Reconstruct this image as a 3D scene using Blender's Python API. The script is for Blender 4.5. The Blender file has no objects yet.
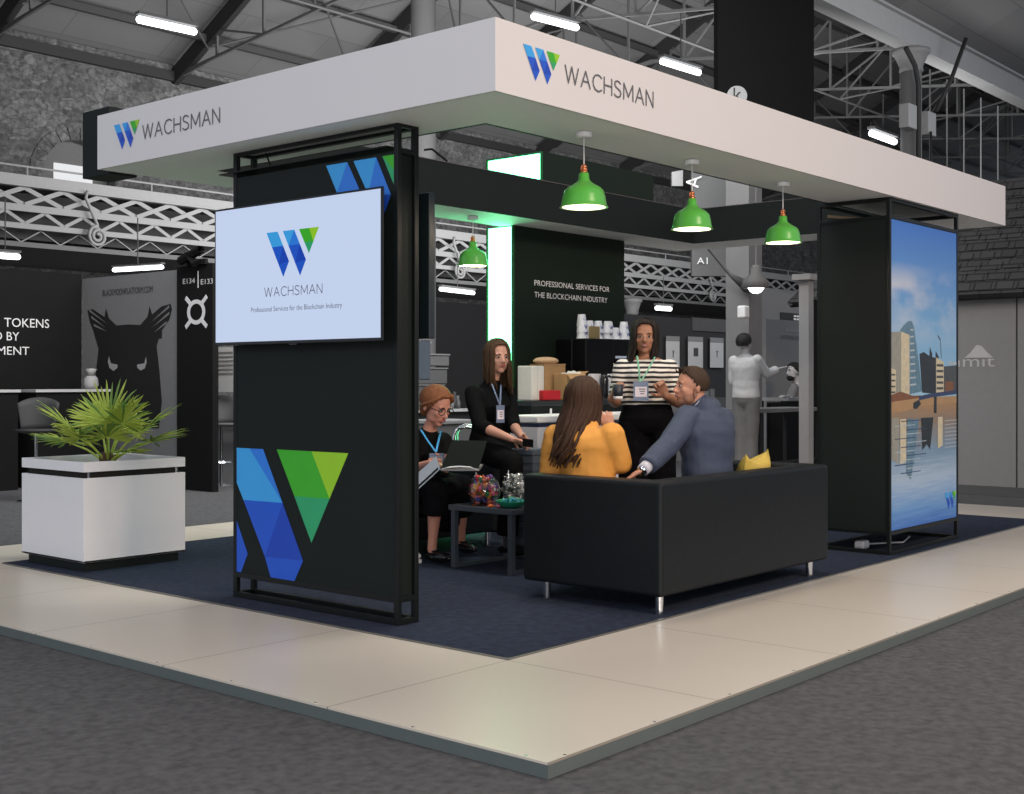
import bpy, bmesh, math, random
from mathutils import Vector, Matrix, noise
random.seed(7)
C = bpy.context.scene.collection
PI = math.pi
TS = bpy.data.scenes.new('workbench')         # an empty scene in which meshes are evaluated quickly
# ---------------------------------------------------------------- camera frame
# world axes: x runs along the stand's long side, y along its short side, z = 0 is the stand's floor
FPX = 1259.0; HX = 512.0; HY = 380.0; EYE = 1.2
FW = Vector((0.76049, 0.64947, 0)); RT = Vector((0.64935, -0.76038, 0))
GZ = -0.053                                     # hall floor level
def V(*a): return Vector(a)
def at(u, v, d): return FW*d + RT*((u-HX)/FPX*d) + Vector((0,0,EYE + (HY-v)/FPX*d))
# ---------------------------------------------------------------- materials
def nodes(name):
    m = bpy.data.materials.new(name); m.use_nodes = True
    nt = m.node_tree; b = nt.nodes['Principled BSDF']
    return m, nt, b
def mat(name, col, rough=.6, metal=0.0, var=.06, scale=12.0, bump=0.0, bscale=60.0, spec=.5, alpha=1, trans=0, coat=0, stretch=None):
    m, nt, b = nodes(name)
    b.inputs['Roughness'].default_value = rough; b.inputs['Metallic'].default_value = metal
    b.inputs['Specular IOR Level'].default_value = spec
    b.inputs['Coat Weight'].default_value = coat
    if trans: b.inputs['Transmission Weight'].default_value = trans
    tc = nt.nodes.new('ShaderNodeTexCoord'); mp = nt.nodes.new('ShaderNodeMapping')
    nt.links.new(tc.outputs['Object'], mp.inputs['Vector'])
    if stretch: mp.inputs['Scale'].default_value = stretch
    n = nt.nodes.new('ShaderNodeTexNoise'); n.inputs['Scale'].default_value = scale; n.inputs['Detail'].default_value = 4
    nt.links.new(mp.outputs['Vector'], n.inputs['Vector'])
    mx = nt.nodes.new('ShaderNodeMix'); mx.data_type = 'RGBA'
    mx.inputs['A'].default_value = tuple(max(0, c*(1-var)) for c in col)+(1,)
    mx.inputs['B'].default_value = tuple(min(1, c*(1+var)) for c in col)+(1,)
    nt.links.new(n.outputs['Fac'], mx.inputs['Factor']); nt.links.new(mx.outputs['Result'], b.inputs['Base Color'])
    if bump:
        n2 = nt.nodes.new('ShaderNodeTexNoise'); n2.inputs['Scale'].default_value = bscale; n2.inputs['Detail'].default_value = 5
        nt.links.new(mp.outputs['Vector'], n2.inputs['Vector'])
        bp = nt.nodes.new('ShaderNodeBump'); bp.inputs['Strength'].default_value = bump; bp.inputs['Distance'].default_value = .01
        nt.links.new(n2.outputs['Fac'], bp.inputs['Height']); nt.links.new(bp.outputs['Normal'], b.inputs['Normal'])
    return m
def emat(name, col, strength):
    m, nt, b = nodes(name)
    b.inputs['Base Color'].default_value = tuple(c*.08 for c in col)+(1,); b.inputs['Specular IOR Level'].default_value = .15
    n = nt.nodes.new('ShaderNodeTexNoise'); n.inputs['Scale'].default_value = 2
    mx = nt.nodes.new('ShaderNodeMix'); mx.data_type = 'RGBA'
    mx.inputs['A'].default_value = tuple(c*.97 for c in col)+(1,); mx.inputs['B'].default_value = tuple(col)+(1,)
    nt.links.new(n.outputs['Fac'], mx.inputs['Factor'])
    nt.links.new(mx.outputs['Result'], b.inputs['Emission Color']); b.inputs['Emission Strength'].default_value = strength
    return m
def srgb(r, g, b):
    f = lambda c: (c/255/12.92) if c/255 <= .04045 else ((c/255+.055)/1.055)**2.4
    return (f(r), f(g), f(b))
# ---------------------------------------------------------------- mesh builder
class MB:
    def __init__(s): s.v = []; s.f = []; s.m = []; s.cur = 0
    def add(s, vs, fs):
        o = len(s.v); s.v += [Vector(p) for p in vs]; s.f += [tuple(i+o for i in f) for f in fs]; s.m += [s.cur]*len(fs); return s
    def box(s, x0, x1, y0, y1, z0, z1, M=None):
        vs = [V(x, y, z) for z in (z0, z1) for y in (y0, y1) for x in (x0, x1)]
        if M is not None: vs = [M @ p for p in vs]
        return s.add(vs, [(0,2,3,1),(4,5,7,6),(0,1,5,4),(2,6,7,3),(0,4,6,2),(1,3,7,5)])
    def ring(s, c, a, b, n): return [c + a*math.cos(2*PI*i/n) + b*math.sin(2*PI*i/n) for i in range(n)]
    def loft(s, st, n=16, cap=True):              # st: list of (centre, vec a, vec b)
        vs = []; fs = []
        for c, a, b in st: vs += s.ring(c, a, b, n)
        for k in range(len(st)-1):
            for i in range(n):
                j = (i+1) % n; fs.append((k*n+i, k*n+j, (k+1)*n+j, (k+1)*n+i))
        if cap: fs.append(tuple(range(n-1, -1, -1))); fs.append(tuple((len(st)-1)*n+i for i in range(n)))
        return s.add(vs, fs)
    def tube(s, pts, rs, n=10, flat=1.0):
        pts = [Vector(p) for p in pts]
        if not hasattr(rs, '__len__'): rs = [rs]*len(pts)
        st = []; pa = None
        for k, p in enumerate(pts):
            t = (pts[min(k+1, len(pts)-1)] - pts[max(k-1, 0)])
            if t.length < 1e-9: t = V(0,0,1)
            t.normalize()
            if pa is None:
                h = V(0,0,1) if abs(t.z) < .9 else V(1,0,0); a = t.cross(h).normalized()
            else:
                a = pa - t*pa.dot(t); a = a.normalized() if a.length > 1e-6 else t.orthogonal().normalized()
            pa = a; b = t.cross(a).normalized(); st.append((p, a*rs[k], b*rs[k]*flat))
        return s.loft(st, n)
    def ell(s, c, a, b, cc, n=16, m=10):          # ellipsoid by three half-axis vectors
        c = Vector(c); vs = [c - cc]; fs = []
        for k in range(1, m):
            th = -PI/2 + PI*k/m
            vs += [c + cc*math.sin(th) + (a*math.cos(2*PI*i/n) + b*math.sin(2*PI*i/n))*math.cos(th) for i in range(n)]
        vs.append(c + cc); L = len(vs)-1
        for i in range(n):
            j = (i+1) % n; fs.append((0, 1+j, 1+i)); fs.append((L, L-n+i, L-n+j))
            for k in range(m-2): fs.append((1+k*n+i, 1+k*n+j, 1+(k+1)*n+j, 1+(k+1)*n+i))
        return s.add(vs, fs)
    def sph(s, c, r, n=14, m=8): return s.ell(c, V(r,0,0), V(0,r,0), V(0,0,r), n, m)
    def limb(s, pr, n=14):                        # chain of tapering rounded segments
        for k, (p, r) in enumerate(pr):
            s.sph(p, r)
            if k: s.tube([pr[k-1][0], p], [pr[k-1][1], r], n)
        return s
    def lathe(s, c, prof, n=28, close=False):     # profile (r, z) around a vertical axis
        c = Vector(c); vs = []; fs = []
        for r, z in prof: vs += [c + V(r*math.cos(2*PI*i/n), r*math.sin(2*PI*i/n), z) for i in range(n)]
        K = len(prof)
        for k in range(K-1 if not close else K):
            for i in range(n):
                j = (i+1) % n; q = (k+1) % K; fs.append((k*n+i, k*n+j, q*n+j, q*n+i))
        if not close: fs.append(tuple(range(n-1, -1, -1))); fs.append(tuple((K-1)*n+i for i in range(n)))
        return s.add(vs, fs)
    def prism(s, pts, d):                          # polygon (list of Vectors) pushed along d
        n = len(pts); d = Vector(d); vs = list(pts) + [p + d for p in pts]
        fs = [tuple(range(n)), tuple(range(2*n-1, n-1, -1))] + [(i, (i+1) % n, n+(i+1) % n, n+i)[::-1] for i in range(n)]
        return s.add(vs, fs)
    def bar(s, a, b, w, h=None):                   # square bar between two points
        a = Vector(a); b = Vector(b); h = h or w; t = (b-a).normalized()
        q = V(0,0,1) if abs(t.z) < .95 else V(1,0,0)
        x = t.cross(q).normalized()*w/2; y = x.normalized().cross(t)*h/2
        vs = [p + i*x + j*y for p in (a, b) for i, j in ((-1,-1),(1,-1),(1,1),(-1,1))]
        return s.add(vs, [(0,1,2,3),(7,6,5,4),(0,4,5,1),(1,5,6,2),(2,6,7,3),(3,7,4,0)])
    def build(s, name, ms, parent=None, smooth=False, bevel=0, seg=2, remesh=0, sm=0, sub=0, mesh=None):
        if not isinstance(ms, (list, tuple)): ms = [ms]
        me = mesh or bpy.data.meshes.new(name)
        if mesh is None:
            me.from_pydata([tuple(p) for p in s.v], [], s.f)
            bm = bmesh.new(); bm.from_mesh(me); bmesh.ops.recalc_face_normals(bm, faces=bm.faces); bm.to_mesh(me); bm.free()
        if remesh or sm:
            t = bpy.data.objects.new('tmp', me); TS.collection.objects.link(t)
            if remesh:
                r = t.modifiers.new('r', 'REMESH'); r.mode = 'VOXEL'; r.voxel_size = remesh; r.use_smooth_shade = True
            if sm:
                q = t.modifiers.new('s', 'SMOOTH'); q.iterations = sm; q.factor = .5
            TS.view_layers[0].update(); dg = TS.view_layers[0].depsgraph
            me2 = bpy.data.meshes.new_from_object(t.evaluated_get(dg)); bpy.data.objects.remove(t); bpy.data.meshes.remove(me); me = me2; me.name = name
        me.materials.clear()
        for m in ms: me.materials.append(m)
        if not (remesh or sm) and mesh is None:
            for i, p in enumerate(me.polygons): p.material_index = s.m[i]
        # origin: the thing's own base, or the parent's
        if parent is None:
            xs = [v.co for v in me.vertices]
            o = V((min(p.x for p in xs)+max(p.x for p in xs))/2, (min(p.y for p in xs)+max(p.y for p in xs))/2, min(p.z for p in xs))
        else:
            o = V(0,0,0); q = parent
            while q is not None: o += q.location; q = q.parent
        me.transform(Matrix.Translation(-o))
        if smooth:
            for p in me.polygons: p.use_smooth = True
        ob = bpy.data.objects.new(name, me); C.objects.link(ob)
        if parent is None: ob.location = o
        else: ob.parent = parent
        if bevel:
            b = ob.modifiers.new('b', 'BEVEL'); b.width = bevel; b.segments = seg; b.limit_method = 'ANGLE'; b.angle_limit = .6; b.harden_normals = False
        if sub:
            b = ob.modifiers.new('s', 'SUBSURF'); b.levels = b.render_levels = sub
        return ob
def tag(o, label=None, cat=None, group=None, kind=None):
    if label: o['label'] = label
    if cat: o['category'] = cat
    if group: o['group'] = group
    if kind: o['kind'] = kind
    return o
def thing(name, label, cat, loc=(0,0,0), group=None, rz=0):
    o = bpy.data.objects.new(name, None); C.objects.link(o); o.location = loc; o.rotation_euler = (0,0,rz); o.empty_display_size = .1
    return tag(o, label, cat, group)
def copy_tree(o, parent=None):
    c = o.copy(); C.objects.link(c); c.parent = parent
    for ch in list(o.children): copy_tree(ch, c)
    return c
def struct(mb, name, m, **k): return tag(mb.build(name, m, **k), kind='structure')
# flat writing: text laid on a plane given by origin, reading direction, up
def place(mb, verts, faces, o, xd, up, nrm, thick):
    vs = [o + xd*p[0] + up*p[1] for p in verts]
    mb.add([p + nrm*thick for p in vs], faces)
def text_geo(txt, size, offset=0.0, space=1.0, shear=0.0):
    cu = bpy.data.curves.new('t', 'FONT'); cu.body = txt; cu.size = size; cu.offset = offset; cu.space_character = space; cu.shear = shear; cu.resolution_u = 3
    ob = bpy.data.objects.new('t', cu); TS.collection.objects.link(ob)
    TS.view_layers[0].update(); dg = TS.view_layers[0].depsgraph
    me = bpy.data.meshes.new_from_object(ob.evaluated_get(dg))
    vs = [v.co.copy() for v in me.vertices]; fs = [tuple(p.vertices) for p in me.polygons]
    bpy.data.objects.remove(ob); bpy.data.meshes.remove(me)
    return vs, fs
def writing(mb, txt, o, xd, up, width=None, height=None, size=.1, offset=0, space=1.0, thick=.002, align='L', shear=0):
    vs, fs = text_geo(txt, size, offset, space, shear)
    x0 = min(p.x for p in vs); x1 = max(p.x for p in vs); y1 = max(p.y for p in vs); y0 = min(0, min(p.y for p in vs)) if height is None else 0
    sx = width/(x1-x0) if width else 1; sy = height/y1 if height else sx
    nr = xd.cross(up).normalized()
    off = {'L':0, 'C':-(x1-x0)*sx/2, 'R':-(x1-x0)*sx}[align]
    place(mb, [((p.x-x0)*sx+off, p.y*sy) for p in vs], fs, o, xd, up, nr, thick)
# thin single-stroke capitals
GL = {'W':([[(0,1),(.22,0),(.45,1),(.68,0),(.9,1)]],.9), 'A':([[(0,0),(.32,1),(.64,0)],[(.12,.36),(.52,.36)]],.64),
 'C':([[(.62,.86),(.5,.97),(.36,1),(.16,.93),(.04,.72),(0,.5),(.04,.28),(.16,.07),(.36,0),(.5,.03),(.62,.14)]],.62),
 'H':([[(0,0),(0,1)],[(.56,0),(.56,1)],[(0,.52),(.56,.52)]],.56),
 'S':([[(.46,.88),(.34,.98),(.2,1),(.06,.92),(.02,.76),(.08,.63),(.24,.54),(.42,.43),(.49,.27),(.43,.09),(.27,0),(.12,.02),(0,.13)]],.5),
 'M':([[(0,0),(.02,1),(.36,.2),(.7,1),(.72,0)]],.72), 'N':([[(0,0),(0,1),(.56,0),(.56,1)]],.56)}
def strokes(mb, txt, o, xd, up, width, height, w, thick=.002, gap=.2):
    tot = sum(GL[c][1] for c in txt) + gap*(len(txt)-1); sx = width/tot; nr = xd.cross(up).normalized(); x = 0; k = 0
    for c in txt:
        for line in GL[c][0]:
            for a, b in zip(line, line[1:]):
                A = o + xd*((x+a[0])*sx) + up*(a[1]*height); B = o + xd*((x+b[0])*sx) + up*(b[1]*height)
                t = (B-A).normalized(); p = t.cross(nr)*w/2; k += 1
                e = t*w*.3; q = nr*(thick + .00002*(k % 7))
                mb.add([A-e-p+q, B+e-p+q, B+e+p+q, A-e+p+q], [(0,1,2,3)])
        x += GL[c][1] + gap
# the faceted W mark: two blue stripes and a green triangle
LB, MBl, DB, DB2, GR, YG, TL = range(7)
def mark_mats(glow):
    cols = [(60,165,235),(45,125,225),(30,88,205),(22,70,185),(60,175,40),(150,205,40),(45,165,110)]
    if glow: return [emat('logo_glow_%d'%i, srgb(*c), glow) for i, c in enumerate(cols)]
    return [mat('logo_print_%d'%i, srgb(*c), .5, var=.05) for i, c in enumerate(cols)]
def lerp(a, b, t): return (a[0]+(b[0]-a[0])*t, a[1]+(b[1]-a[1])*t)
def mark(mb, o, xd, up, w, thick=.002):
    nr = xd.cross(up).normalized()*thick
    P = lambda q: o + xd*(q[0]*w) + up*(q[1]*w*.615) + nr
    def poly(ci, pts): mb.cur = ci; mb.add([P(q) for q in pts], [tuple(range(len(pts)))])
    for k, sx in enumerate((0, .32)):
        a = (sx, 0); b = (sx+.22, 0); c = (sx+.44, -.62); d = (sx+.33, -.93)
        l1 = lerp(a, d, .33); r1 = lerp(b, c, .48)
        poly(LB, [a, b, l1]); poly(MBl if k else LB, [b, r1, l1])
        l2 = lerp(a, d, .72); poly(DB, [l1, r1, l2]); poly(DB2, [r1, c, l2]); poly(DB, [l2, c, d])
    a = (.63, 0); b = (1.0, 0); c = (.815, -.5); m = (.82, 0); l = lerp(a, c, .55); r = lerp(b, c, .55)
    poly(GR, [a, m, l]); poly(YG, [m, b, r]); poly(GR, [m, r, l]); poly(TL, [l, r, c])
    mb.cur = 0
# ================================================================ THE STAND
XN, XF, YN, YF = 4.07, 10.31, 3.57, 6.70; ZU, ZT = 2.445, 2.762; RW = .51
LX, LU, RX, UP = V(0,-1,0), V(0,0,1), V(1,0,0), V(0,0,1)      # reading directions on the two visible faces
tile_m, nt, b = nodes('cream_tile')
tc = nt.nodes.new('ShaderNodeTexCoord'); sx = nt.nodes.new('ShaderNodeSeparateXYZ'); geo = nt.nodes.new('ShaderNodeNewGeometry')
nt.links.new(geo.outputs['Position'], sx.inputs[0])
def mth(op, a, bv=None, c=None):
    n = nt.nodes.new('ShaderNodeMath'); n.operation = op
    for i, q in enumerate((a, bv, c)):
        if q is None: continue
        if isinstance(q, (int, float)): n.inputs[i].default_value = q
        else: nt.links.new(q, n.inputs[i])
    return n.outputs[0]
def seam(sock, off, sp):
    fr = mth('FRACT', mth('DIVIDE', mth('SUBTRACT', sock, off-50*sp), sp)); d = mth('ABSOLUTE', mth('SUBTRACT', fr, .5))
    return mth('GREATER_THAN', d, .5-.0035/sp)
sm_ = mth('MAXIMUM', seam(sx.outputs[0], 3.068, 1.02), seam(sx.outputs[1], 2.476, 1.04))
nz = nt.nodes.new('ShaderNodeTexNoise'); nz.inputs['Scale'].default_value = 1.3; nt.links.new(geo.outputs['Position'], nz.inputs['Vector'])
m1 = nt.nodes.new('ShaderNodeMix'); m1.data_type = 'RGBA'; m1.inputs['A'].default_value = (.60,.545,.46,1); m1.inputs['B'].default_value = (.66,.60,.51,1); nt.links.new(nz.outputs['Fac'], m1.inputs['Factor'])
m2 = nt.nodes.new('ShaderNodeMix'); m2.data_type = 'RGBA'; m2.inputs['B'].default_value = (.30,.27,.23,1); nt.links.new(sm_, m2.inputs['Factor']); nt.links.new(m1.outputs['Result'], m2.inputs['A'])
nt.links.new(m2.outputs['Result'], b.inputs['Base Color']); b.inputs['Roughness'].default_value = .32
M_edge = mat('brushed_edge_metal', (.16,.19,.185), .38, .35, bump=.05)
M_trim = mat('bright_trim', (.75,.75,.75), .25, .9)
M_carpet = mat('navy_carpet', (.037,.047,.074), .95, var=.5, scale=22, bump=.9, bscale=260, spec=.1)
M_hall = mat('charcoal_hall_carpet', (.098,.098,.100), .95, var=.6, scale=26, bump=.8, bscale=180, spec=.15)
M_white = mat('white_laminate', (.76,.76,.78), .45, var=.02)
M_fascia = mat('white_fascia', (.71,.69,.69), .55, var=.015, scale=3)
M_soffit = mat('white_soffit', (.88,.91,.89), .6, var=.02)
M_black = mat('matt_black_panel', (.0085,.0125,.0115), .6, var=.12, scale=3, spec=.22)
M_frame = mat('black_steel_frame', (.005,.007,.007), .45, var=.1, spec=.3)
M_gloss = mat('gloss_black', (.008,.008,.010), .15, var=.1)
M_chrome = mat('chrome', (.72,.73,.75), .15, 1.0, var=.03)
M_dgrey = mat('dark_grey_letter', (.12,.12,.13), .6)
M_letter = mat('white_letter', (.93,.93,.92), .6, var=.02)
M_copper = mat('copper', (.72,.26,.12), .3, .9)
LOGO = mark_mats(0); LOGO_G = mark_mats(.75)

# platform with its tiled top
pl = thing('display_platform', 'low cream tiled exhibition platform with metal edge on the grey hall carpet', 'platform', (7.5,5.6,GZ))
PX0, PX1, PY0, PY1 = 3.073, 12.13, 2.476, 8.72
m = MB(); m.box(PX0+.001,PX1-.001,PY0+.001,PY1-.001,-.008,0); m.build('tiled_top', tile_m, pl)
m = MB(); m.box(PX0,PX1,PY0,PY1,GZ+.001,-.0085)
m.build('metal_edge', M_edge, pl)
for k in range(16): m = MB(); m.lathe(V(PX0+.10+k*.51,PY0+.012,-.001), [(0.006,0),(.006,.003)], 8); m.build('screw', M_trim, pl)
for k in range(10): m = MB(); m.lathe(V(PX0+.012,PY0+.10+k*.51,-.001), [(0.006,0),(.006,.003)], 8); m.build('screw', M_trim, pl)
m = MB(); m.box(4.092,11.08,3.517,7.86,.0005,.008)
cp = m.build('stand_carpet', M_carpet); tag(cp, 'dark navy blue carpet laid in the middle of the cream platform', 'carpet')
m = MB()
m.box(4.086,11.086,3.511,3.517,0,.009); m.box(4.086,4.092,3.517,7.86,0,.009); m.box(4.086,11.086,7.86,7.866,0,.009); m.box(11.08,11.086,3.517,7.86,0,.009)
m.build('edge_trim', mat('dull_trim',(.22,.22,.21),.25,.8,var=.6,scale=1.5), cp)

# canopy ring
cn = thing('canopy', 'white rectangular ring canopy with open middle carried above the whole stand', 'canopy', (7.19,5.13,ZU))
def ringbox(mb, x0, x1, y0, y1, w, z0, z1):
    mb.box(x0,x1,y0,y0+w,z0,z1); mb.box(x0,x1,y1-w,y1,z0,z1); mb.box(x0,x0+w,y0+w,y1-w,z0,z1); mb.box(x1-w,x1,y0+w,y1-w,z0,z1)
m = MB(); ringbox(m, XN, XF, YN, YF, .02, ZU, ZT); m.build('outer_fascia', M_fascia, cn)
m = MB(); ringbox(m, XN+.021, XF-.021, YN+.021, YF-.021, RW-.04, ZU+.001, ZU+.02); m.build('soffit', M_soffit, cn)
m = MB(); ringbox(m, XN+RW-.018, XF-RW+.018, YN+RW-.018, YF-RW+.018, .018, ZU, ZT-.01); m.build('inner_fascia', M_black, cn)
m = MB(); ringbox(m, XN+RW-.02, XF-RW+.02, YN+RW-.02, YF-RW+.02, .022, ZT-.0095, ZT-.004); m.build('top_trim', mat('top_edge',(.10,.09,.09),.6), cn)
m = MB(); mark(m, V(4.253, YN-.001, 2.684), RX, UP, .262); m.build('logo', LOGO, cn)
m = MB(); strokes(m, 'WACHSMAN', V(4.554,YN-.001,2.569), RX, UP, .715, .077, .0085); m.build('lettering', M_dgrey, cn)
m = MB(); mark(m, V(XN-.001, 6.521, 2.682), LX, LU, .262); m.build('logo', LOGO, cn)
m = MB(); strokes(m, 'WACHSMAN', V(XN-.001,6.227,2.566), LX, LU, .715, .077, .0085); m.build('lettering', M_dgrey, cn)
m = MB(); m.box(4.15,4.34,6.702,7.0,2.43,2.835)
tag(m.build('black_fascia_box', M_black, bevel=.004), 'plain black box fixed behind the far left corner of the white canopy', 'panel')

# left display wall
lw = thing('display_wall', 'black framed display wall with large faceted logo, left end of the stand', 'display wall', (4.355,5.04,0))
PXa, PXb, PYa, PYb = 4.275, 4.42, 4.378, 5.670
m = MB(); m.box(PXa+.004,PXb-.004,PYa+.022,PYb-.006,.125,2.31); m.build('panel', M_black, lw, bevel=.002)
m = MB(); t = .028
for x in (PXa, PXb-t):
    for y in (PYa, PYb-t): m.box(x,x+t,y,y+t,.008,2.458)
    for z in (.010,.118,2.43): m.box(x,x+t,PYa+t,PYb-t,z,z+t)
for y in (PYa, PYb-t):
    for z in (.010,2.43,.118,2.30): m.box(PXa+t,PXb-t,y,y+t,z,z+t)
m.build('frame', M_frame, lw, bevel=.002)
m = MB(); m.box(PXa-.03,PXb-.01,PYa+.05,PYb+.09,2.332,2.338); m.build('cap_sheet', M_frame, lw)
m = MB(); m.tube([at(424,150,6.4),at(432,149,6.4),at(438,154,6.45),at(447,161,6.5)], .006, 6); m.tube([V(PXa+.05,5.45,2.43),V(PXa+.04,5.40,2.36),V(PXa+.05,5.30,2.33)], .005, 6)
m.build('cable', M_frame, lw)
m = MB(); F_ = lambda y, z: V(PXa+.0025, y-.010, z)
def face(ci, pts): m.cur = ci; m.add([F_(*p) for p in pts], [tuple(range(len(pts)))])
face(LB, [(5.654,.828),(5.54,.828),(5.593,.545),(5.654,.64)]); face(MBl, [(5.54,.828),(5.423,.829),(5.26,.55)]); face(LB, [(5.54,.828),(5.26,.55),(5.593,.545)])
face(DB, [(5.593,.545),(5.26,.55),(5.408,.252)]); face(DB2, [(5.26,.55),(5.094,.259),(5.408,.252)]); face(DB, [(5.408,.252),(5.094,.259),(5.163,.146),(5.359,.146)])
face(DB, [(5.654,.432),(5.555,.254),(5.614,.148),(5.654,.148)])
face(GR, [(5.308,.831),(5.027,.831),(5.163,.59)]); face(YG, [(5.027,.831),(4.745,.832),(4.887,.594)]); face(GR, [(5.027,.831),(4.887,.594),(5.163,.59)]); face(TL, [(5.163,.59),(4.887,.594),(5.027,.357)])
face(LB, [(4.913,2.296),(4.753,2.296),(4.83,2.15)]); face(MBl, [(4.753,2.296),(4.657,2.14),(4.83,2.15)]); face(DB, [(4.83,2.15),(4.657,2.14),(4.60,2.03),(4.77,2.03)])
face(LB, [(4.707,2.296),(4.542,2.296),(4.60,2.12)]); face(MBl, [(4.542,2.296),(4.438,2.102),(4.60,2.12)]); face(DB, [(4.60,2.12),(4.438,2.102),(4.481,2.022),(4.545,2.022)])
face(GR, [(4.498,2.296),(4.418,2.296),(4.418,2.22)]); face(TL, [(4.498,2.296),(4.418,2.22),(4.418,2.15)])
m.build('logo_graphic', LOGO, lw)
# the television on it
tv = thing('television', 'large wall television showing a blue and green W logo on pale blue screen', 'television', (4.25,5.075,1.387))
m = MB(); m.box(4.203,4.215,4.409,5.741,1.387,2.135); m.box(4.2152,4.255,4.60,5.55,1.42,2.02); m.build('casing', M_gloss, tv, bevel=.004)
M_screen = emat('screen_pale_blue', (.52,.61,.80), 1.0)
m = MB(); m.box(4.2015,4.2028,4.422,5.728,1.405,2.123); scr = m.build('screen', M_screen, tv)
m = MB(); mark(m, V(4.2013,5.287,1.974), LX, LU, .418, .0008); m.build('logo', LOGO_G, scr)
m = MB(); strokes(m, 'WACHSMAN', V(4.2013,5.303,1.638), LX, LU, .458, .047, .005, .0008); m.build('lettering', emat('screen_dark_letters', (.10,.11,.16), 1), scr); m = MB()
writing(m, 'Professional Services for the Blockchain Industry', V(4.2013,5.417,1.560), LX, LU, width=.722, height=.026, thick=.001)
m.build('caption', emat('screen_dark_text', (.10,.11,.16), 1), scr)
m = MB(); m.box(4.198,4.203,5.04,5.10,1.381,1.389); m.build('sensor', M_gloss, tv)
m = MB(); m.box(4.2552,4.277,4.9,5.25,1.6,1.9); m.build('bracket', M_frame, tv)
# television on the inner face, seen edge on
t2 = thing('television', 'slim dark television seen edge-on behind the black display wall', 'television', (4.55,5.0,1.41))
m = MB(); m.box(4.565,4.61,4.45,5.62,1.41,2.15); m.build('casing', mat('dark_teal_plastic',(.012,.02,.024),.35), t2, bevel=.006)
m = MB(); m.box(4.6105,4.612,4.47,5.60,1.43,2.13); m.build('screen', M_gloss, t2)
m = MB(); m.box(4.425,4.565,4.8,5.3,1.6,1.9); m.build('bracket', M_frame, t2)
m = MB(); m.box(4.50,4.60,4.47,4.95,1.20,1.402); sp = m.build('media_box', mat('slate_plastic',(.07,.10,.14),.4), bevel=.008)
tag(sp, 'slate blue box mounted below the edge-on television on the display wall', 'box')
m = MB(); m.box(4.427,4.50,4.6,4.7,1.25,1.35); m.build('bracket', M_frame, sp)

# right tower with the printed city view
tw = thing('display_tower', 'black box tower with a tall printed river city view on its right face', 'display tower', (8.77,3.87,0))
TX0,TX1,TY0,TY1 = 8.167,9.39,3.60,4.14
m = MB(); m.box(TX0+.006,TX1-.006,TY0+.008,TY1-.006,.155,2.31); m.build('panel', M_black, tw, bevel=.002)
m = MB(); t = .026
for x in (TX0, TX1-t):
    for y in (TY0, TY1-t): m.box(x,x+t,y,y+t,.008,2.444)
    for z in (.008,.142,2.418): m.box(x,x+t,TY0+t,TY1-t,z,z+t)
    m.box(x,x+t,TY0+t,TY1-t,2.30,2.322)
for y in (TY0, TY1-t):
    for z in (.008,.142,2.418,2.30): m.box(TX0+t,TX1-t,y,y+t,z,z+t)
m.build('frame', M_frame, tw, bevel=.002)
m = MB(); m.bar(V(8.25,4.1,2.36),V(8.6,3.75,2.33),.02); m.build('brace', mat('worn_wood',(.2,.14,.08)), tw)
# the print: layers of flat colour on the board
def pm(n, c, **k):
    k.setdefault('var', .28); k.setdefault('scale', 26); return mat('print_'+n, srgb(*c), .45, **k)
sky, nt, b = nodes('print_sky')
tc = nt.nodes.new('ShaderNodeTexCoord'); s2 = nt.nodes.new('ShaderNodeSeparateXYZ'); nt.links.new(tc.outputs['Generated'], s2.inputs[0])
cr = nt.nodes.new('ShaderNodeValToRGB'); e = cr.color_ramp.elements
e[0].position = 0; e[0].color = srgb(160,200,222)+(1,); e[1].position = 1; e[1].color = srgb(58,118,205)+(1,)
q = cr.color_ramp.elements.new(.42); q.color = srgb(120,175,218)+(1,)
nt.links.new(s2.outputs[2], cr.inputs[0])
mp = nt.nodes.new('ShaderNodeMapping'); mp.inputs['Scale'].default_value = (1.6,1,3.6); nt.links.new(tc.outputs['Object'], mp.inputs[0])
nz = nt.nodes.new('ShaderNodeTexNoise'); nz.inputs['Scale'].default_value = 1.1; nz.inputs['Detail'].default_value = 7; nt.links.new(mp.outputs[0], nz.inputs[0])
def bump_mix(nt, fac, a, bcol):
    mx = nt.nodes.new('ShaderNodeMix'); mx.data_type = 'RGBA'; nt.links.new(fac, mx.inputs['Factor']); nt.links.new(a, mx.inputs['A']); mx.inputs['B'].default_value = bcol+(1,); return mx.outputs['Result']
c2 = nt.nodes.new('ShaderNodeValToRGB'); c2.color_ramp.elements[0].position = .38; c2.color_ramp.elements[1].position = .62; nt.links.new(nz.outputs['Fac'], c2.inputs[0])
c3 = nt.nodes.new('ShaderNodeValToRGB'); ee = c3.color_ramp.elements; ee[0].position = .3; ee[0].color = (0,0,0,1); ee[1].position = .78; ee[1].color = (0,0,0,1)
q = ee.new(.52); q.color = (.75,)*3+(1,); q = ee.new(.64); q.color = (.85,)*3+(1,)
nt.links.new(s2.outputs[2], c3.inputs[0])
mu = nt.nodes.new('ShaderNodeMath'); mu.operation = 'MULTIPLY'; nt.links.new(c2.outputs[0], mu.inputs[0]); nt.links.new(c3.outputs[0], mu.inputs[1])
nt.links.new(bump_mix(nt, mu.outputs[0], cr.outputs[0], srgb(214,216,222)), b.inputs['Base Color']); b.inputs['Roughness'].default_value = .45
wat, nt, b = nodes('print_water')
tc = nt.nodes.new('ShaderNodeTexCoord'); s2 = nt.nodes.new('ShaderNodeSeparateXYZ'); nt.links.new(tc.outputs['Generated'], s2.inputs[0])
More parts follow.
